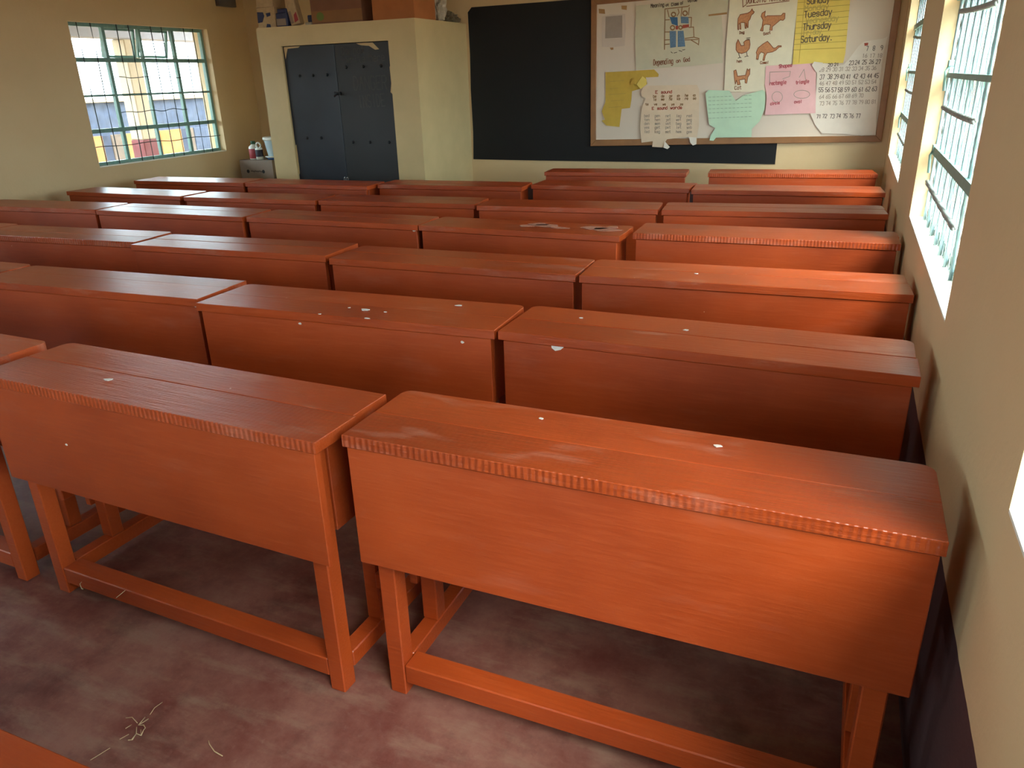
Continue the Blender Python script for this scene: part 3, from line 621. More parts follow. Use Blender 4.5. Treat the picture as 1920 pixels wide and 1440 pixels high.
p.fill('camel_drawing', [(-0.7878, 1.6207), (-0.7768, 1.6536), (-0.7411, 1.682), (-0.7082, 1.7004), (-0.6893, 1.6831), (-0.6586, 1.6489), (-0.6413, 1.6482), (-0.6223, 1.6639), (-0.5982, 1.663), (-0.5974, 1.6547), (-0.6144, 1.6537), (-0.6363, 1.6315), (-0.6626, 1.6193), (-0.7036, 1.6142), (-0.7154, 1.5913), (-0.7193, 1.558), (-0.7316, 1.5584), (-0.7242, 1.6116), (-0.7496, 1.6226), (-0.7653, 1.6031), (-0.769, 1.5664), (-0.7834, 1.5703), (-0.7811, 1.6037)], 'i_fill')
p.ink('camel_outline', [[(-0.7878, 1.6207), (-0.7768, 1.6536), (-0.7411, 1.682), (-0.7082, 1.7004), (-0.6893, 1.6831), (-0.6586, 1.6489), (-0.6413, 1.6482), (-0.6223, 1.6639), (-0.5982, 1.663), (-0.5974, 1.6547), (-0.6144, 1.6537), (-0.6363, 1.6315), (-0.6626, 1.6193), (-0.7036, 1.6142), (-0.7154, 1.5913), (-0.7193, 1.558), (-0.7316, 1.5584), (-0.7242, 1.6116), (-0.7496, 1.6226), (-0.7653, 1.6031), (-0.769, 1.5664), (-0.7834, 1.5703), (-0.7811, 1.6037), (-0.7878, 1.6207)]], .005, 'i_brown')
p.fill('cat_drawing', [(-0.9562, 1.486), (-0.9395, 1.4937), (-0.9224, 1.4435), (-0.858, 1.45), (-0.8492, 1.4993), (-0.8396, 1.4866), (-0.8277, 1.4986), (-0.8259, 1.4574), (-0.8394, 1.433), (-0.8441, 1.3874), (-0.8575, 1.3919), (-0.8599, 1.4211), (-0.907, 1.414), (-0.8956, 1.3803), (-0.9171, 1.3767), (-0.9288, 1.4146), (-0.9349, 1.3813), (-0.9437, 1.4149)], 'i_fill')
p.ink('cat_outline', [[(-0.9562, 1.486), (-0.9395, 1.4937), (-0.9224, 1.4435), (-0.858, 1.45), (-0.8492, 1.4993), (-0.8396, 1.4866), (-0.8277, 1.4986), (-0.8259, 1.4574), (-0.8394, 1.433), (-0.8441, 1.3874), (-0.8575, 1.3919), (-0.8599, 1.4211), (-0.907, 1.414), (-0.8956, 1.3803), (-0.9171, 1.3767), (-0.9288, 1.4146), (-0.9349, 1.3813), (-0.9437, 1.4149), (-0.9562, 1.486)]], .005, 'i_brown')
p.ink('hen_feet', [[(-0.9292, 1.6226), (-0.9157, 1.5884), (-0.9295, 1.5821)], [(-0.9157, 1.5884), (-0.9065, 1.5847)], [(-0.8657, 1.627), (-0.8579, 1.5965), (-0.8768, 1.5904)], [(-0.8579, 1.5965), (-0.8489, 1.5945)], [(-0.8744, 1.7307), (-0.8466, 1.7328)], [(-0.8701, 1.7205), (-0.8492, 1.7229)]], .005, 'i_dark')
p.ink('lettering', strokes('Dog', -0.9318, 1.7647, -0.8916, 1.7678, 0.0183, rn) + strokes('Goat', -0.7417, 1.7462, -0.686, 1.7568, 0.0198, rn) + strokes('hen', -0.9357, 1.5484, -0.8931, 1.5504, 0.0205, rn) + strokes('Camel', -0.7484, 1.5321, -0.6805, 1.5333, 0.0203, rn) + strokes('Cat', -0.936, 1.3393, -0.8796, 1.344, 0.0269, rn), .0045, 'i_brown')
p.ink('title_lettering', strokes('DOMESTIC', -0.8959, 1.9864, -0.7419, 1.9902, 0.0484, rn) + strokes('ANIMALS', -0.7182, 1.9904, -0.5776, 1.9947, 0.0478, rn) + [[(-0.931, 2.0335), (-0.9216, 1.9621), (-0.8954, 1.98)], [(-0.8941, 1.9654), (-0.5701, 1.9864)]], .0055, 'i_brown')
p = Paper('days_chart', [(-0.5087, 2.0452), (-0.129, 2.0286), (-0.1248, 1.9661), (-0.1118, 1.5888), (-0.1187, 1.5194), (-0.3204, 1.5221), (-0.4979, 1.52), (-0.5026, 1.7597)], .006, .0015, 'p_yel', 'yellow ruled chart listing days of the week', 'chart')
p.ink('ruled_lines', [[(-0.5047, 1.9698), (-0.1228, 1.9697)], [(-0.5023, 1.924), (-0.1219, 1.9325)], [(-0.499, 1.8778), (-0.1205, 1.8914)], [(-0.4982, 1.8316), (-0.1206, 1.8502)], [(-0.5016, 1.7876), (-0.1211, 1.805)], [(-0.5014, 1.7463), (-0.1192, 1.7594)], [(-0.4993, 1.7032), (-0.1194, 1.7175)], [(-0.5013, 1.6679), (-0.1203, 1.6754)], [(-0.5013, 1.6284), (-0.1223, 1.6292)], [(-0.4564, 2.001), (-0.4502, 1.5311)]], .0035, 'i_line')
p.ink('lettering', strokes('Sunday', -0.4355, 1.9544, -0.2638, 1.9609, 0.0441, rn) + strokes('Tuesday', -0.445, 1.8596, -0.2376, 1.8715, 0.0447, rn) + strokes('Thursday', -0.4433, 1.7693, -0.2342, 1.7778, 0.0467, rn) + strokes('Saturday.', -0.4497, 1.6791, -0.208, 1.6907, 0.0472, rn), .0066, 'i_dark')
p.ink('faint_lettering', strokes('Monday', -0.446, 1.9056, -0.2661, 1.9145, 0.0383, rn) + strokes('Wednesday', -0.4284, 1.8165, -0.1856, 1.8272, 0.0387, rn) + strokes('Friday', -0.4352, 1.7317, -0.3005, 1.7395, 0.0351, rn), .006, 'i_faintyel')
p = Paper('number_chart', [(-0.3049, 1.5133), (-0.2563, 1.5226), (-0.1547, 1.4976), (-0.1124, 1.507), (-0.0752, 1.5543), (-0.0218, 1.6375), (0.0113, 1.6678), (0.1451, 1.683), (0.1741, 1.6973), (0.1606, 1.5724), (0.1641, 1.3585), (0.173, 1.1389), (0.1892, 0.9816), (0.0871, 0.9703), (-0.0363, 0.9847), (-0.2169, 0.9908), (-0.2757, 1.0575), (-0.3228, 1.147), (-0.2833, 1.1494), (-0.2997, 1.3696)], .008, .003, 'p_num', 'torn white number chart at the right end of the pinboard', 'chart', 12)
p.ink('numbers', strokes('7', 0.036, 1.6008, 0.0544, 1.6012, 0.0319, rn) + strokes('8', 0.0833, 1.6016, 0.1016, 1.602, 0.0318, rn) + strokes('9', 0.1382, 1.6022, 0.1564, 1.6025, 0.0316, rn) + strokes('23', -0.0741, 1.5031, -0.0375, 1.503, 0.0298, rn) + strokes('24', -0.0312, 1.5044, 0.0052, 1.5043, 0.0297, rn) + strokes('25', 0.0195, 1.5055, 0.0556, 1.5054, 0.0295, rn) + strokes('26', 0.0698, 1.5065, 0.1057, 1.5064, 0.0295, rn) + strokes('27', 0.1175, 1.5049, 0.1533, 1.5048, 0.0294, rn) + strokes('20', -0.2285, 1.4972, -0.1912, 1.4971, 0.0219, rn) + strokes('21', -0.1821, 1.4984, -0.145, 1.4983, 0.0218, rn) + strokes('37', -0.2784, 1.4024, -0.2406, 1.4025, 0.0344, rn) + strokes('38', -0.2203, 1.4037, -0.1828, 1.4038, 0.0342, rn) + strokes('39', -0.1733, 1.4024, -0.136, 1.4026, 0.0342, rn) + strokes('40', -0.1293, 1.4013, -0.0922, 1.4014, 0.0341, rn) + strokes('41', -0.0828, 1.4001, -0.0459, 1.4002, 0.0340, rn) + strokes('42', -0.0314, 1.4015, 0.0052, 1.4016, 0.0338, rn) + strokes('43', 0.0198, 1.4012, 0.0562, 1.4014, 0.0338, rn) + strokes('44', 0.0706, 1.4015, 0.1067, 1.4016, 0.0337, rn) + strokes('45', 0.1182, 1.403, 0.1542, 1.4031, 0.0335, rn) + strokes('55', -0.2759, 1.3077, -0.2379, 1.308, 0.0325, rn) + strokes('56', -0.2255, 1.3067, -0.1878, 1.307, 0.0324, rn) + strokes('57', -0.1782, 1.3057, -0.1407, 1.306, 0.0323, rn) + strokes('58', -0.1312, 1.3047, -0.0938, 1.3051, 0.0323, rn) + strokes('59', -0.082, 1.3065, -0.0449, 1.3069, 0.0321, rn) + strokes('60', -0.03, 1.3055, 0.0068, 1.3058, 0.0320, rn) + strokes('61', 0.0216, 1.3044, 0.0582, 1.3047, 0.0319, rn) + strokes('62', 0.0699, 1.3062, 0.1063, 1.3065, 0.0318, rn) + strokes('63', 0.1179, 1.3079, 0.154, 1.3082, 0.0317, rn) + strokes('73', -0.1683, 1.1055, -0.1303, 1.1063, 0.0314, rn) + strokes('74', -0.1211, 1.108, -0.0833, 1.1088, 0.0312, rn) + strokes('75', -0.071, 1.1075, -0.0335, 1.1083, 0.0312, rn) + strokes('76', -0.024, 1.1071, 0.0133, 1.1079, 0.0311, rn) + strokes('77', 0.0255, 1.1067, 0.0626, 1.1075, 0.0310, rn) + strokes('71', -0.2699, 1.1064, -0.2315, 1.1072, 0.0286, rn) + strokes('72', -0.2249, 1.1089, -0.1867, 1.1097, 0.0285, rn), .0042, 'i_dark')
p.ink('faint_numbers', strokes('28', -0.2878, 1.4606, -0.2502, 1.4606, 0.0276, rn) + strokes('29', -0.2391, 1.4608, -0.2017, 1.4608, 0.0275, rn) + strokes('30', -0.1907, 1.4611, -0.1535, 1.4611, 0.0274, rn) + strokes('31', -0.1426, 1.4613, -0.1056, 1.4613, 0.0273, rn) + strokes('32', -0.0948, 1.4615, -0.058, 1.4615, 0.0272, rn) + strokes('33', -0.0472, 1.4617, -0.0107, 1.4617, 0.0272, rn) + strokes('34', 0.0, 1.4619, 0.0364, 1.4619, 0.0271, rn) + strokes('35', 0.047, 1.4621, 0.0832, 1.4621, 0.0270, rn) + strokes('36', 0.0937, 1.4623, 0.1297, 1.4623, 0.0270, rn) + strokes('46', -0.2761, 1.3579, -0.2382, 1.3582, 0.0279, rn) + strokes('47', -0.2271, 1.3585, -0.1895, 1.3587, 0.0277, rn) + strokes('48', -0.1785, 1.359, -0.1411, 1.3592, 0.0277, rn) + strokes('49', -0.1302, 1.3595, -0.093, 1.3597, 0.0276, rn) + strokes('50', -0.0821, 1.36, -0.0451, 1.3603, 0.0276, rn) + strokes('51', -0.0343, 1.3605, 0.0024, 1.3608, 0.0275, rn) + strokes('52', 0.0132, 1.3611, 0.0497, 1.3613, 0.0273, rn) + strokes('53', 0.0604, 1.3616, 0.0967, 1.3618, 0.0273, rn) + strokes('54', 0.1073, 1.3621, 0.1434, 1.3623, 0.0272, rn) + strokes('64', -0.2645, 1.2569, -0.2264, 1.2574, 0.0282, rn) + strokes('65', -0.2153, 1.2578, -0.1775, 1.2582, 0.0280, rn) + strokes('66', -0.1665, 1.2586, -0.1289, 1.259, 0.0280, rn) + strokes('67', -0.1179, 1.2594, -0.0805, 1.2599, 0.0279, rn) + strokes('68', -0.0696, 1.2602, -0.0325, 1.2607, 0.0279, rn) + strokes('69', -0.0216, 1.261, 0.0153, 1.2615, 0.0278, rn) + strokes('70', 0.0261, 1.2619, 0.0628, 1.2623, 0.0276, rn) + strokes('73', -0.2586, 1.206, -0.2205, 1.2066, 0.0283, rn) + strokes('74', -0.2094, 1.207, -0.1715, 1.2076, 0.0282, rn) + strokes('75', -0.1604, 1.208, -0.1227, 1.2085, 0.0281, rn) + strokes('76', -0.1117, 1.209, -0.0743, 1.2095, 0.0280, rn) + strokes('77', -0.0633, 1.2099, -0.0261, 1.2105, 0.0280, rn) + strokes('78', -0.0152, 1.2109, 0.0218, 1.2115, 0.0279, rn) + strokes('79', 0.0326, 1.2119, 0.0694, 1.2124, 0.0278, rn) + strokes('80', 0.0801, 1.2128, 0.1167, 1.2134, 0.0277, rn) + strokes('81', 0.1274, 1.2138, 0.1637, 1.2143, 0.0276, rn) + strokes('16', 0.0158, 1.5537, 0.0529, 1.5535, 0.0268, rn) + strokes('17', 0.069, 1.5518, 0.1059, 1.5516, 0.0267, rn) + strokes('18', 0.1219, 1.55, 0.1585, 1.5497, 0.0266, rn), .0045, 'i_faint')
p.fill('red_mark', [(0.0153, 1.6571), (0.0441, 1.6585), (0.0439, 1.6401), (0.0208, 1.6358)], 'i_red', .002)
p.fill('curled_corner', [(-0.349, 1.5092), (-0.3353, 1.5362), (-0.2677, 1.5257), (-0.2635, 1.4901), (-0.2832, 1.4687), (-0.3095, 1.4557)], 'p_num', .012)
p = Paper('shapes_chart', [(-0.703, 1.5166), (-0.5053, 1.5193), (-0.3451, 1.5248), (-0.3126, 1.4613), (-0.2807, 1.147), (-0.4816, 1.1436), (-0.6756, 1.1361), (-0.6735, 1.2795), (-0.6993, 1.3732), (-0.6994, 1.4359)], .011, .002, 'p_pink', 'pink chart of drawn shapes with a centre fold', 'chart')
p.ink('shape_outlines', [[(-0.6683, 1.4681), (-0.5075, 1.4688), (-0.511, 1.4308), (-0.5615, 1.4139)], [(-0.6683, 1.4681), (-0.6603, 1.3833)], [(-0.436, 1.4215), (-0.4058, 1.482), (-0.3813, 1.3911)], [(-0.5496, 1.2754), (-0.5512, 1.2597), (-0.5589, 1.2466), (-0.5716, 1.2379), (-0.5873, 1.235), (-0.6036, 1.2384), (-0.6181, 1.2475), (-0.6284, 1.2611), (-0.6331, 1.2769), (-0.6314, 1.2926), (-0.6236, 1.3057), (-0.6109, 1.3143), (-0.5953, 1.3171), (-0.579, 1.3137), (-0.5647, 1.3045), (-0.5543, 1.2911), (-0.5496, 1.2754)], [(-0.341, 1.2918), (-0.3435, 1.2812), (-0.353, 1.272), (-0.3685, 1.2653), (-0.388, 1.2619), (-0.4093, 1.2623), (-0.4298, 1.2663), (-0.4469, 1.2737), (-0.4586, 1.2833), (-0.4634, 1.2941), (-0.4608, 1.3048), (-0.4511, 1.314), (-0.4355, 1.3207), (-0.4159, 1.324), (-0.3947, 1.3235), (-0.3744, 1.3194), (-0.3574, 1.3121), (-0.3459, 1.3025), (-0.341, 1.2918)]], .004, 'i_faint')
p.ink('lettering', strokes('Shapes', -0.5978, 1.4969, -0.4964, 1.5046, 0.0255, rn) + strokes('rectangle', -0.6589, 1.3685, -0.5278, 1.3765, 0.0278, rn) + strokes('triangle', -0.4566, 1.3711, -0.3544, 1.3795, 0.0256, rn) + strokes('circle', -0.6386, 1.2132, -0.5651, 1.2215, 0.0226, rn) + strokes('oval', -0.4525, 1.2254, -0.3913, 1.2282, 0.0224, rn), .0055, 'i_pink')
p = Paper('mustard_sheet', [(-2.0638, 1.5075), (-1.8248, 1.5118), (-1.6286, 1.5171), (-1.5865, 1.4788), (-1.5895, 1.4566), (-1.6994, 1.4558), (-1.6851, 1.4028), (-1.7372, 1.3662), (-1.8196, 1.3452), (-1.8218, 1.28), (-1.8322, 1.2068), (-1.9082, 1.2), (-1.9256, 1.0467), (-2.047, 1.0592), (-2.0913, 1.1033), (-2.061, 1.111), (-2.0926, 1.1826), (-2.0594, 1.2607)], .003, .0035, 'p_must', 'torn mustard yellow sheet on the left of the pinboard', 'sheet', 10)
p.fill('folded_flap', [(-1.7757, 1.4012), (-1.7244, 1.4677), (-1.6864, 1.4367), (-1.6889, 1.3954), (-1.7371, 1.3624)], 'p_yel', .02)
p.fill('folded_flap', [(-1.8342, 1.4102), (-1.7982, 1.4547), (-1.7244, 1.4677), (-1.7757, 1.4012)], 'p_must', .016)
p.ink('faint_writing', [[(-2.0241, 1.4301), (-1.8976, 1.4345)], [(-2.0229, 1.3686), (-1.9465, 1.3747)], [(-2.0305, 1.3224), (-1.8778, 1.3272)], [(-2.0122, 1.2677), (-1.8932, 1.2735)], [(-2.0283, 1.2133), (-1.9087, 1.2195)]], .004, 'i_line')
p = Paper('sounds_chart', [(-1.7116, 1.3877), (-1.4585, 1.3877), (-1.2528, 1.3848), (-1.2321, 1.346), (-1.2158, 1.0533), (-1.2266, 0.9617), (-1.2271, 0.9014), (-1.2557, 0.8912), (-1.2801, 0.9133), (-1.2976, 0.9617), (-1.4871, 0.9413), (-1.5031, 0.9168), (-1.4582, 0.876), (-1.4789, 0.8595), (-1.5182, 0.8716), (-1.6182, 0.8773), (-1.6136, 0.9247), (-1.7159, 0.9121), (-1.7335, 1.0355), (-1.7262, 1.1974), (-1.6906, 1.2847), (-1.73, 1.3052), (-1.7356, 1.341)], .012, .002, 'p_peach', 'faded peach chart of letter sounds with torn edges', 'chart', 12)
p.fill('torn_end', [(-1.5035, 0.9249), (-1.4582, 0.876), (-1.4789, 0.8595), (-1.5139, 0.8716)], 'p_num', .010)
p.fill('torn_end', [(-1.2934, 0.9617), (-1.2305, 0.9577), (-1.2271, 0.9014), (-1.2557, 0.8912), (-1.2801, 0.9133)], 'p_num', .010)
p.ink('red_lettering', strokes('E', -1.6067, 1.3226, -1.5813, 1.3229, 0.0236, rn) + strokes('sound', -1.5559, 1.3216, -1.4594, 1.3236, 0.0235, rn) + strokes('E', -1.631, 1.1902, -1.6097, 1.1912, 0.0200, rn) + strokes('sound', -1.584, 1.1897, -1.4949, 1.1925, 0.0238, rn) + strokes('words', -1.4696, 1.1922, -1.365, 1.1936, 0.0237, rn), .0055, 'i_red')
p.ink('syllables', strokes('be', -1.6245, 1.2894, -1.5947, 1.2901, 0.0218, rn) + strokes('de', -1.5545, 1.2902, -1.5249, 1.2908, 0.0216, rn) + strokes('ge', -1.485, 1.2909, -1.4557, 1.2915, 0.0215, rn) + strokes('e', -1.4161, 1.2916, -1.387, 1.2922, 0.0215, rn) + strokes('he', -1.3477, 1.2923, -1.3189, 1.2929, 0.0214, rn) + strokes('e', -1.2799, 1.293, -1.2513, 1.2936, 0.0213, rn) + strokes('le', -1.6234, 1.2637, -1.5936, 1.2644, 0.0218, rn) + strokes('me', -1.5533, 1.2645, -1.5237, 1.2652, 0.0217, rn) + strokes('ne', -1.4837, 1.2654, -1.4544, 1.266, 0.0216, rn) + strokes('ke', -1.4148, 1.2662, -1.3857, 1.2669, 0.0215, rn) + strokes('re', -1.3463, 1.267, -1.3174, 1.2677, 0.0214, rn) + strokes('se', -1.2784, 1.2678, -1.2497, 1.2685, 0.0213, rn) + strokes('te', -1.6927, 1.227, -1.6626, 1.2278, 0.0180, rn) + strokes('ve', -1.6154, 1.2259, -1.5856, 1.2267, 0.0179, rn) + strokes('we', -1.5388, 1.2248, -1.5092, 1.2256, 0.0178, rn) + strokes('ye', -1.4628, 1.2237, -1.4335, 1.2245, 0.0177, rn) + strokes('ze', -1.3874, 1.2226, -1.3583, 1.2234, 0.0177, rn), .0045, 'i_skin')
p.ink('words', strokes('bed', -1.6976, 1.1287, -1.6501, 1.1303, 0.0222, rn) + strokes('pen', -1.6027, 1.1278, -1.5557, 1.1294, 0.0221, rn) + strokes('net', -1.5087, 1.127, -1.4622, 1.1286, 0.0220, rn) + strokes('leg', -1.4158, 1.1262, -1.3697, 1.1277, 0.0218, rn) + strokes('red', -1.3237, 1.1253, -1.2782, 1.1269, 0.0218, rn) + strokes('ten', -1.6964, 1.0963, -1.6488, 1.098, 0.0223, rn) + strokes('hen', -1.6013, 1.0956, -1.5543, 1.0973, 0.0222, rn) + strokes('jet', -1.5072, 1.095, -1.4606, 1.0966, 0.0220, rn) + strokes('wet', -1.4141, 1.0943, -1.368, 1.0959, 0.0219, rn) + strokes('peg', -1.3219, 1.0936, -1.2763, 1.0953, 0.0218, rn) + strokes('den', -1.6952, 1.0638, -1.6475, 1.0656, 0.0224, rn) + strokes('men', -1.6, 1.0633, -1.5528, 1.0651, 0.0223, rn) + strokes('vet', -1.5057, 1.0628, -1.459, 1.0646, 0.0221, rn) + strokes('beg', -1.4124, 1.0623, -1.3662, 1.0641, 0.0220, rn) + strokes('set', -1.3201, 1.0618, -1.2744, 1.0635, 0.0219, rn) + strokes('yes', -1.694, 1.0312, -1.6462, 1.0331, 0.0225, rn) + strokes('get', -1.5986, 1.0309, -1.5514, 1.0328, 0.0223, rn) + strokes('pet', -1.5042, 1.0306, -1.4574, 1.0324, 0.0221, rn) + strokes('let', -1.4107, 1.0302, -1.3645, 1.0321, 0.0221, rn) + strokes('web', -1.3182, 1.0299, -1.2725, 1.0317, 0.0219, rn) + strokes('fed', -1.6926, 0.9944, -1.6448, 0.9964, 0.0226, rn) + strokes('keg', -1.597, 0.9943, -1.5497, 0.9962, 0.0224, rn) + strokes('met', -1.5024, 0.9941, -1.4556, 0.9961, 0.0223, rn) + strokes('hem', -1.4088, 0.994, -1.3625, 0.9959, 0.0221, rn) + strokes('gem', -1.3162, 0.9938, -1.2703, 0.9958, 0.0221, rn), .0040, 'i_faint')
p = Paper('mint_chart', [(-1.1765, 1.3153), (-1.1522, 1.3413), (-0.9785, 1.3324), (-0.9211, 1.2507), (-0.8664, 1.2918), (-0.7094, 1.3337), (-0.6898, 1.3126), (-0.6859, 1.2711), (-0.6815, 1.1841), (-0.7122, 1.0895), (-0.7716, 1.0257), (-0.7696, 0.961), (-1.0621, 0.9573), (-1.0828, 0.9297), (-1.1171, 0.9333), (-1.1122, 0.972), (-1.075, 1.034), (-1.1297, 1.0634), (-1.1533, 1.1901)], .013, .004, 'p_green', 'crumpled mint green sheet with a torn top at the pinboard bottom', 'sheet', 12)
p.ink('faint_writing', [[(-1.1484, 1.2846), (-1.126, 1.2849)], [(-1.1149, 1.2855), (-1.0927, 1.2858)], [(-1.0816, 1.2863), (-1.0594, 1.2866)], [(-1.0484, 1.2871), (-1.0263, 1.2874)], [(-1.0153, 1.2879), (-0.9934, 1.2882)], [(-0.9824, 1.2887), (-0.9605, 1.289)], [(-0.852, 1.2919), (-0.8304, 1.2922)], [(-0.8197, 1.2927), (-0.7982, 1.2929)], [(-1.1463, 1.2544), (-1.124, 1.2547)], [(-1.1128, 1.2553), (-1.0905, 1.2556)], [(-1.0795, 1.2561), (-1.0573, 1.2565)], [(-1.0462, 1.257), (-1.0241, 1.2573)], [(-1.0131, 1.2579), (-0.9911, 1.2582)], [(-0.9801, 1.2587), (-0.9582, 1.2591)], [(-0.8495, 1.2621), (-0.8279, 1.2625)], [(-0.8172, 1.263), (-0.7957, 1.2633)], [(-1.1442, 1.2222), (-1.1218, 1.2226)], [(-1.1106, 1.2232), (-1.0883, 1.2236)], [(-1.0772, 1.2241), (-1.055, 1.2245)], [(-1.0439, 1.225), (-1.0218, 1.2254)], [(-1.0107, 1.226), (-0.9887, 1.2263)], [(-0.9777, 1.2269), (-0.9558, 1.2273)], [(-0.9448, 1.2278), (-0.9229, 1.2282)], [(-0.912, 1.2287), (-0.8903, 1.2291)], [(-0.8794, 1.2296), (-0.8577, 1.23)], [(-0.8469, 1.2306), (-0.8253, 1.2309)], [(-0.8145, 1.2315), (-0.793, 1.2318)], [(-1.142, 1.19), (-1.1196, 1.1904)], [(-1.1084, 1.191), (-1.086, 1.1914)], [(-1.0749, 1.192), (-1.0527, 1.1924)], [(-1.0416, 1.193), (-1.0194, 1.1934)], [(-1.0084, 1.194), (-0.9863, 1.1944)], [(-0.9753, 1.195), (-0.9533, 1.1954)], [(-0.9423, 1.1959), (-0.9204, 1.1964)], [(-0.9095, 1.1969), (-0.8877, 1.1973)], [(-0.8768, 1.1979), (-0.8551, 1.1983)], [(-0.8443, 1.1989), (-0.8226, 1.1993)], [(-0.8118, 1.1998), (-0.7902, 1.2003)], [(-1.1398, 1.1576), (-1.1173, 1.1581)], [(-1.1062, 1.1587), (-1.0838, 1.1591)], [(-1.0726, 1.1597), (-1.0503, 1.1602)], [(-1.0392, 1.1608), (-1.017, 1.1613)], [(-1.006, 1.1618), (-0.9839, 1.1623)], [(-0.9728, 1.1629), (-0.9508, 1.1634)], [(-0.9398, 1.164), (-0.9179, 1.1644)], [(-0.907, 1.165), (-0.8851, 1.1655)], [(-0.8742, 1.166), (-0.8524, 1.1665)], [(-0.8416, 1.1671), (-0.8199, 1.1675)], [(-0.8091, 1.1681), (-0.7875, 1.1686)], [(-1.1369, 1.1142), (-1.1144, 1.1148)], [(-1.1032, 1.1154), (-1.0807, 1.1159)], [(-1.0696, 1.1166), (-1.0472, 1.1171)], [(-1.0361, 1.1177), (-1.0139, 1.1182)], [(-1.0028, 1.1189), (-0.9806, 1.1194)], [(-0.9696, 1.12), (-0.9475, 1.1205)], [(-0.9365, 1.1211), (-0.9145, 1.1217)], [(-0.9036, 1.1223), (-0.8817, 1.1228)], [(-0.8708, 1.1234), (-0.8489, 1.1239)], [(-0.8381, 1.1245), (-0.8163, 1.125)], [(-0.8055, 1.1256), (-0.7839, 1.1262)]], .0045, 'i_dim')

# ------------------------------------------------------------ things on top of the cupboard
M['card'] = plain('brown_cardboard', (150, 106, 66), .85, .1, 8); M['card2'] = plain('orange_cardboard', (178, 108, 56), .8, .1, 8); M['card3'] = plain('dull_cardboard', (132, 90, 66), .85, .1, 8); M['cardgrey'] = plain('greyish_cardboard', (150, 132, 118), .85, .1, 10)
M['navy'] = plain('navy_print', (44, 52, 92), .5); M['pack'] = plain('beige_packet', (196, 168, 128), .6, .15, 30); M['green'] = plain('green_print', (110, 128, 60), .8); M['redp'] = plain('red_print', (164, 52, 58), .5); M['plastic'] = plain('dirty_clear_plastic', (190, 180, 160), .25, .25, 30)
def carton(name, x0, x1, y0, y1, z0, z1, mat, label, flaps=True, cat='box', rz=0.0):
    e = empty(name, ((x0+x1)/2, (y0+y1)/2, z0), rz); tag(e, label, cat)
    w, d, h = (x1-x0)/2, (y1-y0)/2, z1-z0; t = .005
    boxes('carton_wall', [(-w, w, -d, -d+t, 0, h), (-w, w, d-t, d, 0, h), (-w, -w+t, -d+t, d-t, 0, h), (w-t, w, -d+t, d-t, 0, h), (-w+t, w-t, -d+t, d-t, 0, t)], mat, e)
    if flaps:
        bm = bmesh.new(); prism(bm, [(w-.001, h), (w+.004, h), (w+.05, h-.10), (w+.045, h-.10)], 'y', -d+.01, d-.01); bm_obj('flap', bm, mat, e)
        bm = bmesh.new(); prism(bm, [(-w-.002, h), (-w+.003, h), (-w+.02, h+.09), (-w+.015, h+.09)], 'y', -d+.01, d-.01); bm_obj('flap', bm, mat, e)
    else:
        for a, b in ((-d, -.002), (.002, d)): box('flap', -w, w, a, b, h+.001, h+.005, mat, e)
    return e
ctz = ct+.001
e = carton('carton', -4.49, -3.965, 6.14, 6.52, ctz, ctz+.36, 'card3', 'dull brown carton on the cupboard with a paler lower band', False)
box('printed_band', -.262, .262, -.1915, -.1902, .015, .105, 'card', e); 
bm = bmesh.new(); prism(bm, [(-.17+.04*math.cos(a*.7), .062+.035*math.sin(a*.7)) for a in range(9)], 'y', -.1925, -.1916); bm_obj('green_mark', bm, 'green', e)
carton('carton', -3.855, -3.452, 6.13, 6.50, ctz, ctz+.40, 'card2', 'orange-brown carton with folded side flap at the cupboard corner')
e = empty('printed_carton', (-5.0, 6.24, ctz)); tag(e, 'pale carton with navy print at the left end of the cupboard top', 'box')
boxes('carton_wall', [(-.105, .10, -.08, .10, 0, .17), (-.095, .09, -.08, .10, .17, .27)], 'pack', e, .004)
bm = bmesh.new(); prism(bm, [(-.10, .045), (-.05, .05), (-.02, .10), (-.03, .13), (-.095, .135)], 'y', -.0825, -.0803); bm_obj('navy_print', bm, 'navy', e)
bm = bmesh.new(); prism(bm, [(-.015, .0), (.04, .0), (.035, .03), (.0, .035)], 'y', -.0825, -.0803); bm_obj('navy_print', bm, 'navy', e)
bm = bmesh.new(); prism(bm, [(.01, .09), (.05, .10), (.05, .125), (.0, .12)], 'y', -.0825, -.0803); bm_obj('navy_print', bm, 'navy', e)
e = empty('navy_packet', (-4.825, 6.19, ctz)); tag(e, 'navy blue packet with a pale label on the cupboard', 'packet')
boxes('packet_body', [(-.062, .062, -.04, .05, 0, .115), (-.05, .05, -.03, .04, .115, .15)], 'navy', e, .006)
box('packet_label', -.055, .045, -.0415, -.0403, .012, .068, 'cardgrey', e)
e = empty('tall_packet', (-4.69, 6.20, ctz)); tag(e, 'tall beige packet leaning on the cupboard with red and grey print', 'packet')
bm = bmesh.new(); add_box(bm, -.05, .05, -.035, .035, .0, .25, .006); o = bm_obj('packet_body', bm, 'pack', e)
bm = bmesh.new(); prism(bm, [(.0, .02), (.045, .03), (.04, .10), (.01, .08)], 'y', -.0375, -.0353); bm_obj('red_print', bm, 'redp', e)
bm = bmesh.new(); prism(bm, [(-.045, .02), (-.012, .02), (-.015, .12), (-.045, .12)], 'y', -.0375, -.0353); bm_obj('grey_print', bm, 'cardgrey', e)
e.rotation_euler = (0, math.radians(-12), 0); e.location.z += .011
e = empty('small_packet', (-4.555, 6.21, ctz)); tag(e, 'small dark and white packet beside the dull brown carton', 'packet')
boxes('packet_body', [(-.045, .03, -.03, .03, 0, .028)], 'plastic', e, .006); boxes('packet_top', [(-.02, .045, -.02, .03, .029, .085)], 'navy', e, .006)
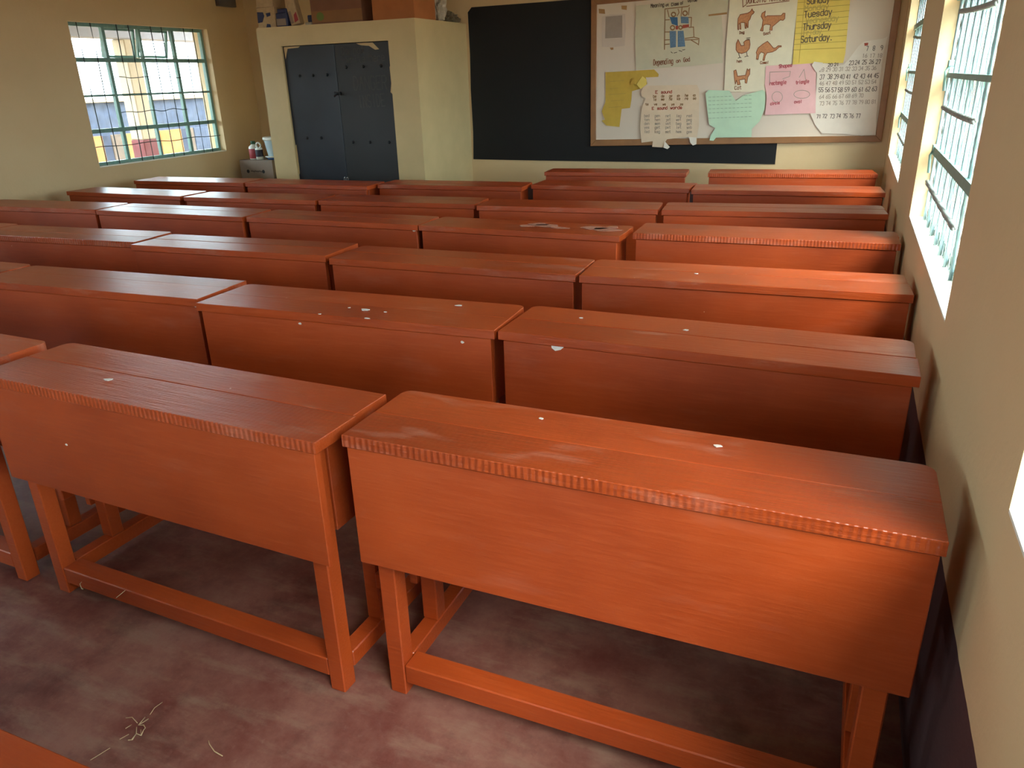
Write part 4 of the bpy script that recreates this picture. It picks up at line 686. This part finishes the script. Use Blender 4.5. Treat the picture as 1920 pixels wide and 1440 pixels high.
def crumple(name, cx, cy_, cz, sx, sy, sz, mat, label, cat, seed):
    bm = bmesh.new(); bmesh.ops.create_icosphere(bm, subdivisions=4, radius=1)
    for v in bm.verts:
        n = noise.noise(v.co*2.1+Vector((seed, 0, 0)))*.45 + noise.noise(v.co*5+Vector((seed, 3, 0)))*.25 + abs(noise.noise(v.co*9+Vector((0, seed, 0))))*.12
        v.co *= (1+n); v.co = Vector((v.co.x*sx, v.co.y*sy, max(0, (v.co.z+.55)*sz)))
    o = bm_obj(name, bm, mat); o.location = (cx, cy_, cz); return tag(o, label, cat)
crumple('plastic_bag', -3.535, 6.68, ctz, .075, .085, .17, 'plastic', 'crumpled clear plastic bag hanging over the cupboard edge', 'bag', 4.2)
M['rag'] = plain('grey_sacking', (120, 108, 84), .9, .25, 40, .4)
crumple('sacking_scrap', -3.55, 6.92, ctz, .10, .075, .06, 'rag', 'flat scrap of grey sacking next to the chalkboard corner', 'sack', 9.1)

# ------------------------------------------------------------ corner left of the cupboard
carton('carton', -5.88, -5.40, 6.46, 6.80, 0.001, .395, 'card', 'lower carton in the corner behind the desks', False)
e = carton('carton', -5.86, -5.435, 6.48, 6.80, .402, .765, 'cardgrey', 'grey-brown carton with two round holes in the corner by the cupboard', False)
for x in (-.115, .085):
    bm = bmesh.new(); tube(bm, [(x, -.1615, .255), (x, -.1600, .255)], .018, 12); bm_obj('hole_shade_disc', bm, 'dark', e)  # black discs on the carton wall stand in for shade inside the holes
ink('faint_print', [[(-.075+.016*k, .257+.003*(k % 2)), (-.064+.016*k, .259-.004*(k % 3))] for k in range(9)], .012, lambda x, z: -.1612, 'i_dark', e)
M['bucket'] = plain('pale_blue_plastic', (186, 204, 210), .35, .06, 12); M['blue'] = plain('blue_plastic', (40, 78, 122), .4); M['wht'] = plain('white_plastic', (222, 222, 212), .35); M['grn'] = plain('green_plastic', (52, 92, 66), .4)
M['card_black'] = plain('dark_bag', (40, 34, 48), .6)
tz = .7715
e = empty('tray', (-5.475, 6.62, tz)); tag(e, 'blue tray with a white rim under the pale bucket', 'tray')
bm = bmesh.new(); lathe(bm, [(.095, 0), (.105, .02), (.10, .022)], 0, 0, 24); bm_obj('tray_base', bm, 'blue', e, True)
bm = bmesh.new(); lathe(bm, [(.118, .0235), (.122, .030), (.118, .034), (.09, .034)], 0, 0, 24); bm_obj('tray_rim', bm, 'wht', e, True)
e = empty('bucket', (-5.475, 6.62, tz+.0345)); tag(e, 'pale blue plastic bucket on the corner carton', 'bucket')
bm = bmesh.new(); lathe(bm, [(.085, 0), (.088, .004), (.112, .165), (.112, .17), (.104, .17), (.083, .01)], 0, 0, 28); bm_obj('bucket_body', bm, 'bucket', e, True)
bm = bmesh.new(); lathe(bm, [(.113, .155), (.122, .158), (.124, .172), (.119, .186), (.10, .190), (.03, .190)], 0, 0, 28); bm_obj('bucket_lid', bm, 'wht', e, True)
e = empty('jerrycan', (-5.715, 6.56, tz)); tag(e, 'small red and white bottle with a green cap on the corner carton', 'bottle')
bm = bmesh.new(); lathe(bm, [(.048, 0), (.052, .006), (.052, .115), (.045, .130), (.02, .150), (.02, .160)], 0, 0, 20); bm_obj('bottle_body', bm, 'wht', e, True)
bm = bmesh.new(); lathe(bm, [(.0526, .012), (.0530, .014), (.0530, .105), (.0526, .107)], 0, 0, 20); bm_obj('bottle_label', bm, 'redp', e, True)
bm = bmesh.new(); lathe(bm, [(.024, .152), (.024, .18), (.022, .183)], 0, 0, 16); bm_obj('cap', bm, 'grn', e, True)
e = empty('jug', (-5.628, 6.535, tz)); tag(e, 'small jug with a round white handle and dark label beside the bucket', 'jug')
bm = bmesh.new(); lathe(bm, [(.034, 0), (.038, .005), (.038, .105), (.030, .118)], 0, 0, 18); bm_obj('jug_body', bm, 'wht', e, True)
bm = bmesh.new(); lathe(bm, [(.0386, .03), (.0390, .032), (.0390, .098), (.0386, .10)], 0, 0, 18); bm_obj('jug_label', bm, 'card_black', e, True)
bm = bmesh.new(); tube(bm, [(.028*math.cos(a), 0, .140+.028*math.sin(a)) for a in [2*math.pi*k/16 for k in range(17)]], .008, 8); bm_obj('handle', bm, 'wht', e, True)
crumple('dark_bag', -5.25, 6.62, .001, .10, .10, .42, 'card_black', 'dark bag standing between the corner cartons and the cupboard', 'bag', 2.7)
M['boxgrey'] = plain('grey_metal_box', (96, 92, 94), .5)
e = empty('switch_box', (XL+.001, 6.76, 2.235)); tag(e, 'grey metal electrical box high on the left wall near the corner', 'switch box')
box('box_body', 0, .06, -.12, .12, 0, .16, 'boxgrey', e, .006); box('box_cover', .0605, .066, -.105, .105, .015, .145, 'boxgrey', e, .002)

# ------------------------------------------------------------ outside
M['ground'] = plain('sandy_ground', (150, 124, 96), .9, .1, 1.5); M['cream'] = plain('cream_render', (190, 170, 140), .8, .05, 3); M['red'] = plain('faded_red_paint', (120, 34, 32), .7, .1, 6); M['yel'] = plain('yellow_ochre_paint', (132, 84, 28), .7, .08, 5)
M['bluew'] = plain('mottled_blue_paint', (50, 60, 80), .8, .42, 9); M['navyw'] = plain('dark_blue_paint', (24, 34, 58), .7, .4, 12); M['taupe'] = plain('weathered_timber', (86, 70, 56), .8, .3, 12); M['roof'] = plain('pale_roof_sheet', (158, 156, 162), .6, .05, 4); M['lilac'] = plain('lilac_render', (136, 104, 128), .8, .06, 3)
struct(box('ground', -60, 60, -60, 80, -.42, -.30, 'ground'), 'sandy ground outside the windows', 'ground')
v = empty('veranda', (-7.5, 3.0, -.3)); tag(v, 'veranda with a red and white column outside the left window', 'veranda')
for y in (-1.1, 1.5, 4.1, 6.80, 9.4):
    box('column', -.10, .10, y-.10-3, y+.10-3, .01, 1.25, 'red', v, .01); box('column_top', -.095, .095, y-.095-3, y+.095-3, 1.251, 2.30, 'cream', v, .01)
box('beam', -.09, .09, -6, 8, 2.301, 2.52, 'roof', v, .01)
bm = bmesh.new(); prism(bm, [(-.45, 2.47), (-.45, 2.53), (1.29, 2.98), (1.29, 2.92)], 'y', -6, 8); bm_obj('veranda_roof', bm, 'roof', v)
bw = empty('boundary_wall', (-10.5, 5, -.3)); tag(bw, 'low boundary wall of blue panels and yellow piers beyond the left window', 'wall')
box('wall_core', -.1, .0, -8, 12, 0, 1.62, 'bluew', bw); box('coping', -.14, .06, -8, 12, 1.621, 1.69, 'cream', bw, .01)
for rep in range(-4, 2):                                   # the pattern of the wall repeats every 2.75 m
    for (ya, yb, kind, dpt) in ((8.42, 8.70, 'yel', .06), (8.72, 8.87, 'navyw', .03), (8.89, 9.12, 'taupe', .03), (9.14, 9.44, 'yel', .06), (9.46, 9.79, 'navyw', .03), (9.82, 10.27, 'yel', .06), (10.30, 10.48, 'navyw', .03), (10.50, 10.58, 'taupe', .03), (10.60, 11.14, 'bluew', .03)):
        if ya+rep*2.75 < -2.9 or yb+rep*2.75 > 17: continue
        box('pier' if kind == 'yel' else 'panel', .001, .001+dpt, ya-5+rep*2.75, yb-5+rep*2.75, 0, 1.15, kind, bw, .005)
nb = empty('neighbouring_block', (3.4, 15, -.3)); tag(nb, 'cream building with a lilac base seen through the right windows', 'building')
box('block_wall', -1.3, 3, -5, 9, 0.9, 3.0, 'cream', nb); box('block_base', -1.32, 3.02, -5.02, 9.02, 0, .899, 'lilac', nb); box('block_roof', -1.7, 3.4, -5.4, 9.4, 3.001, 3.12, 'roof', nb)
for k in range(4): box('block_window', -1.312, -1.301, -4+k*3.2, -2.6+k*3.2, 1.2, 2.3, 'navyw', nb)
struct(box('roof_eave', XL-TH-.02, XR+TH+.12, YB-TH-.4, YF+TH+.4, ZC+.061, ZC+.12, 'roof'), 'unseen sheet roof over the classroom, eaves sized for the light', 'roof')  # out of view; overhang kept short so sky light reaches the right windows
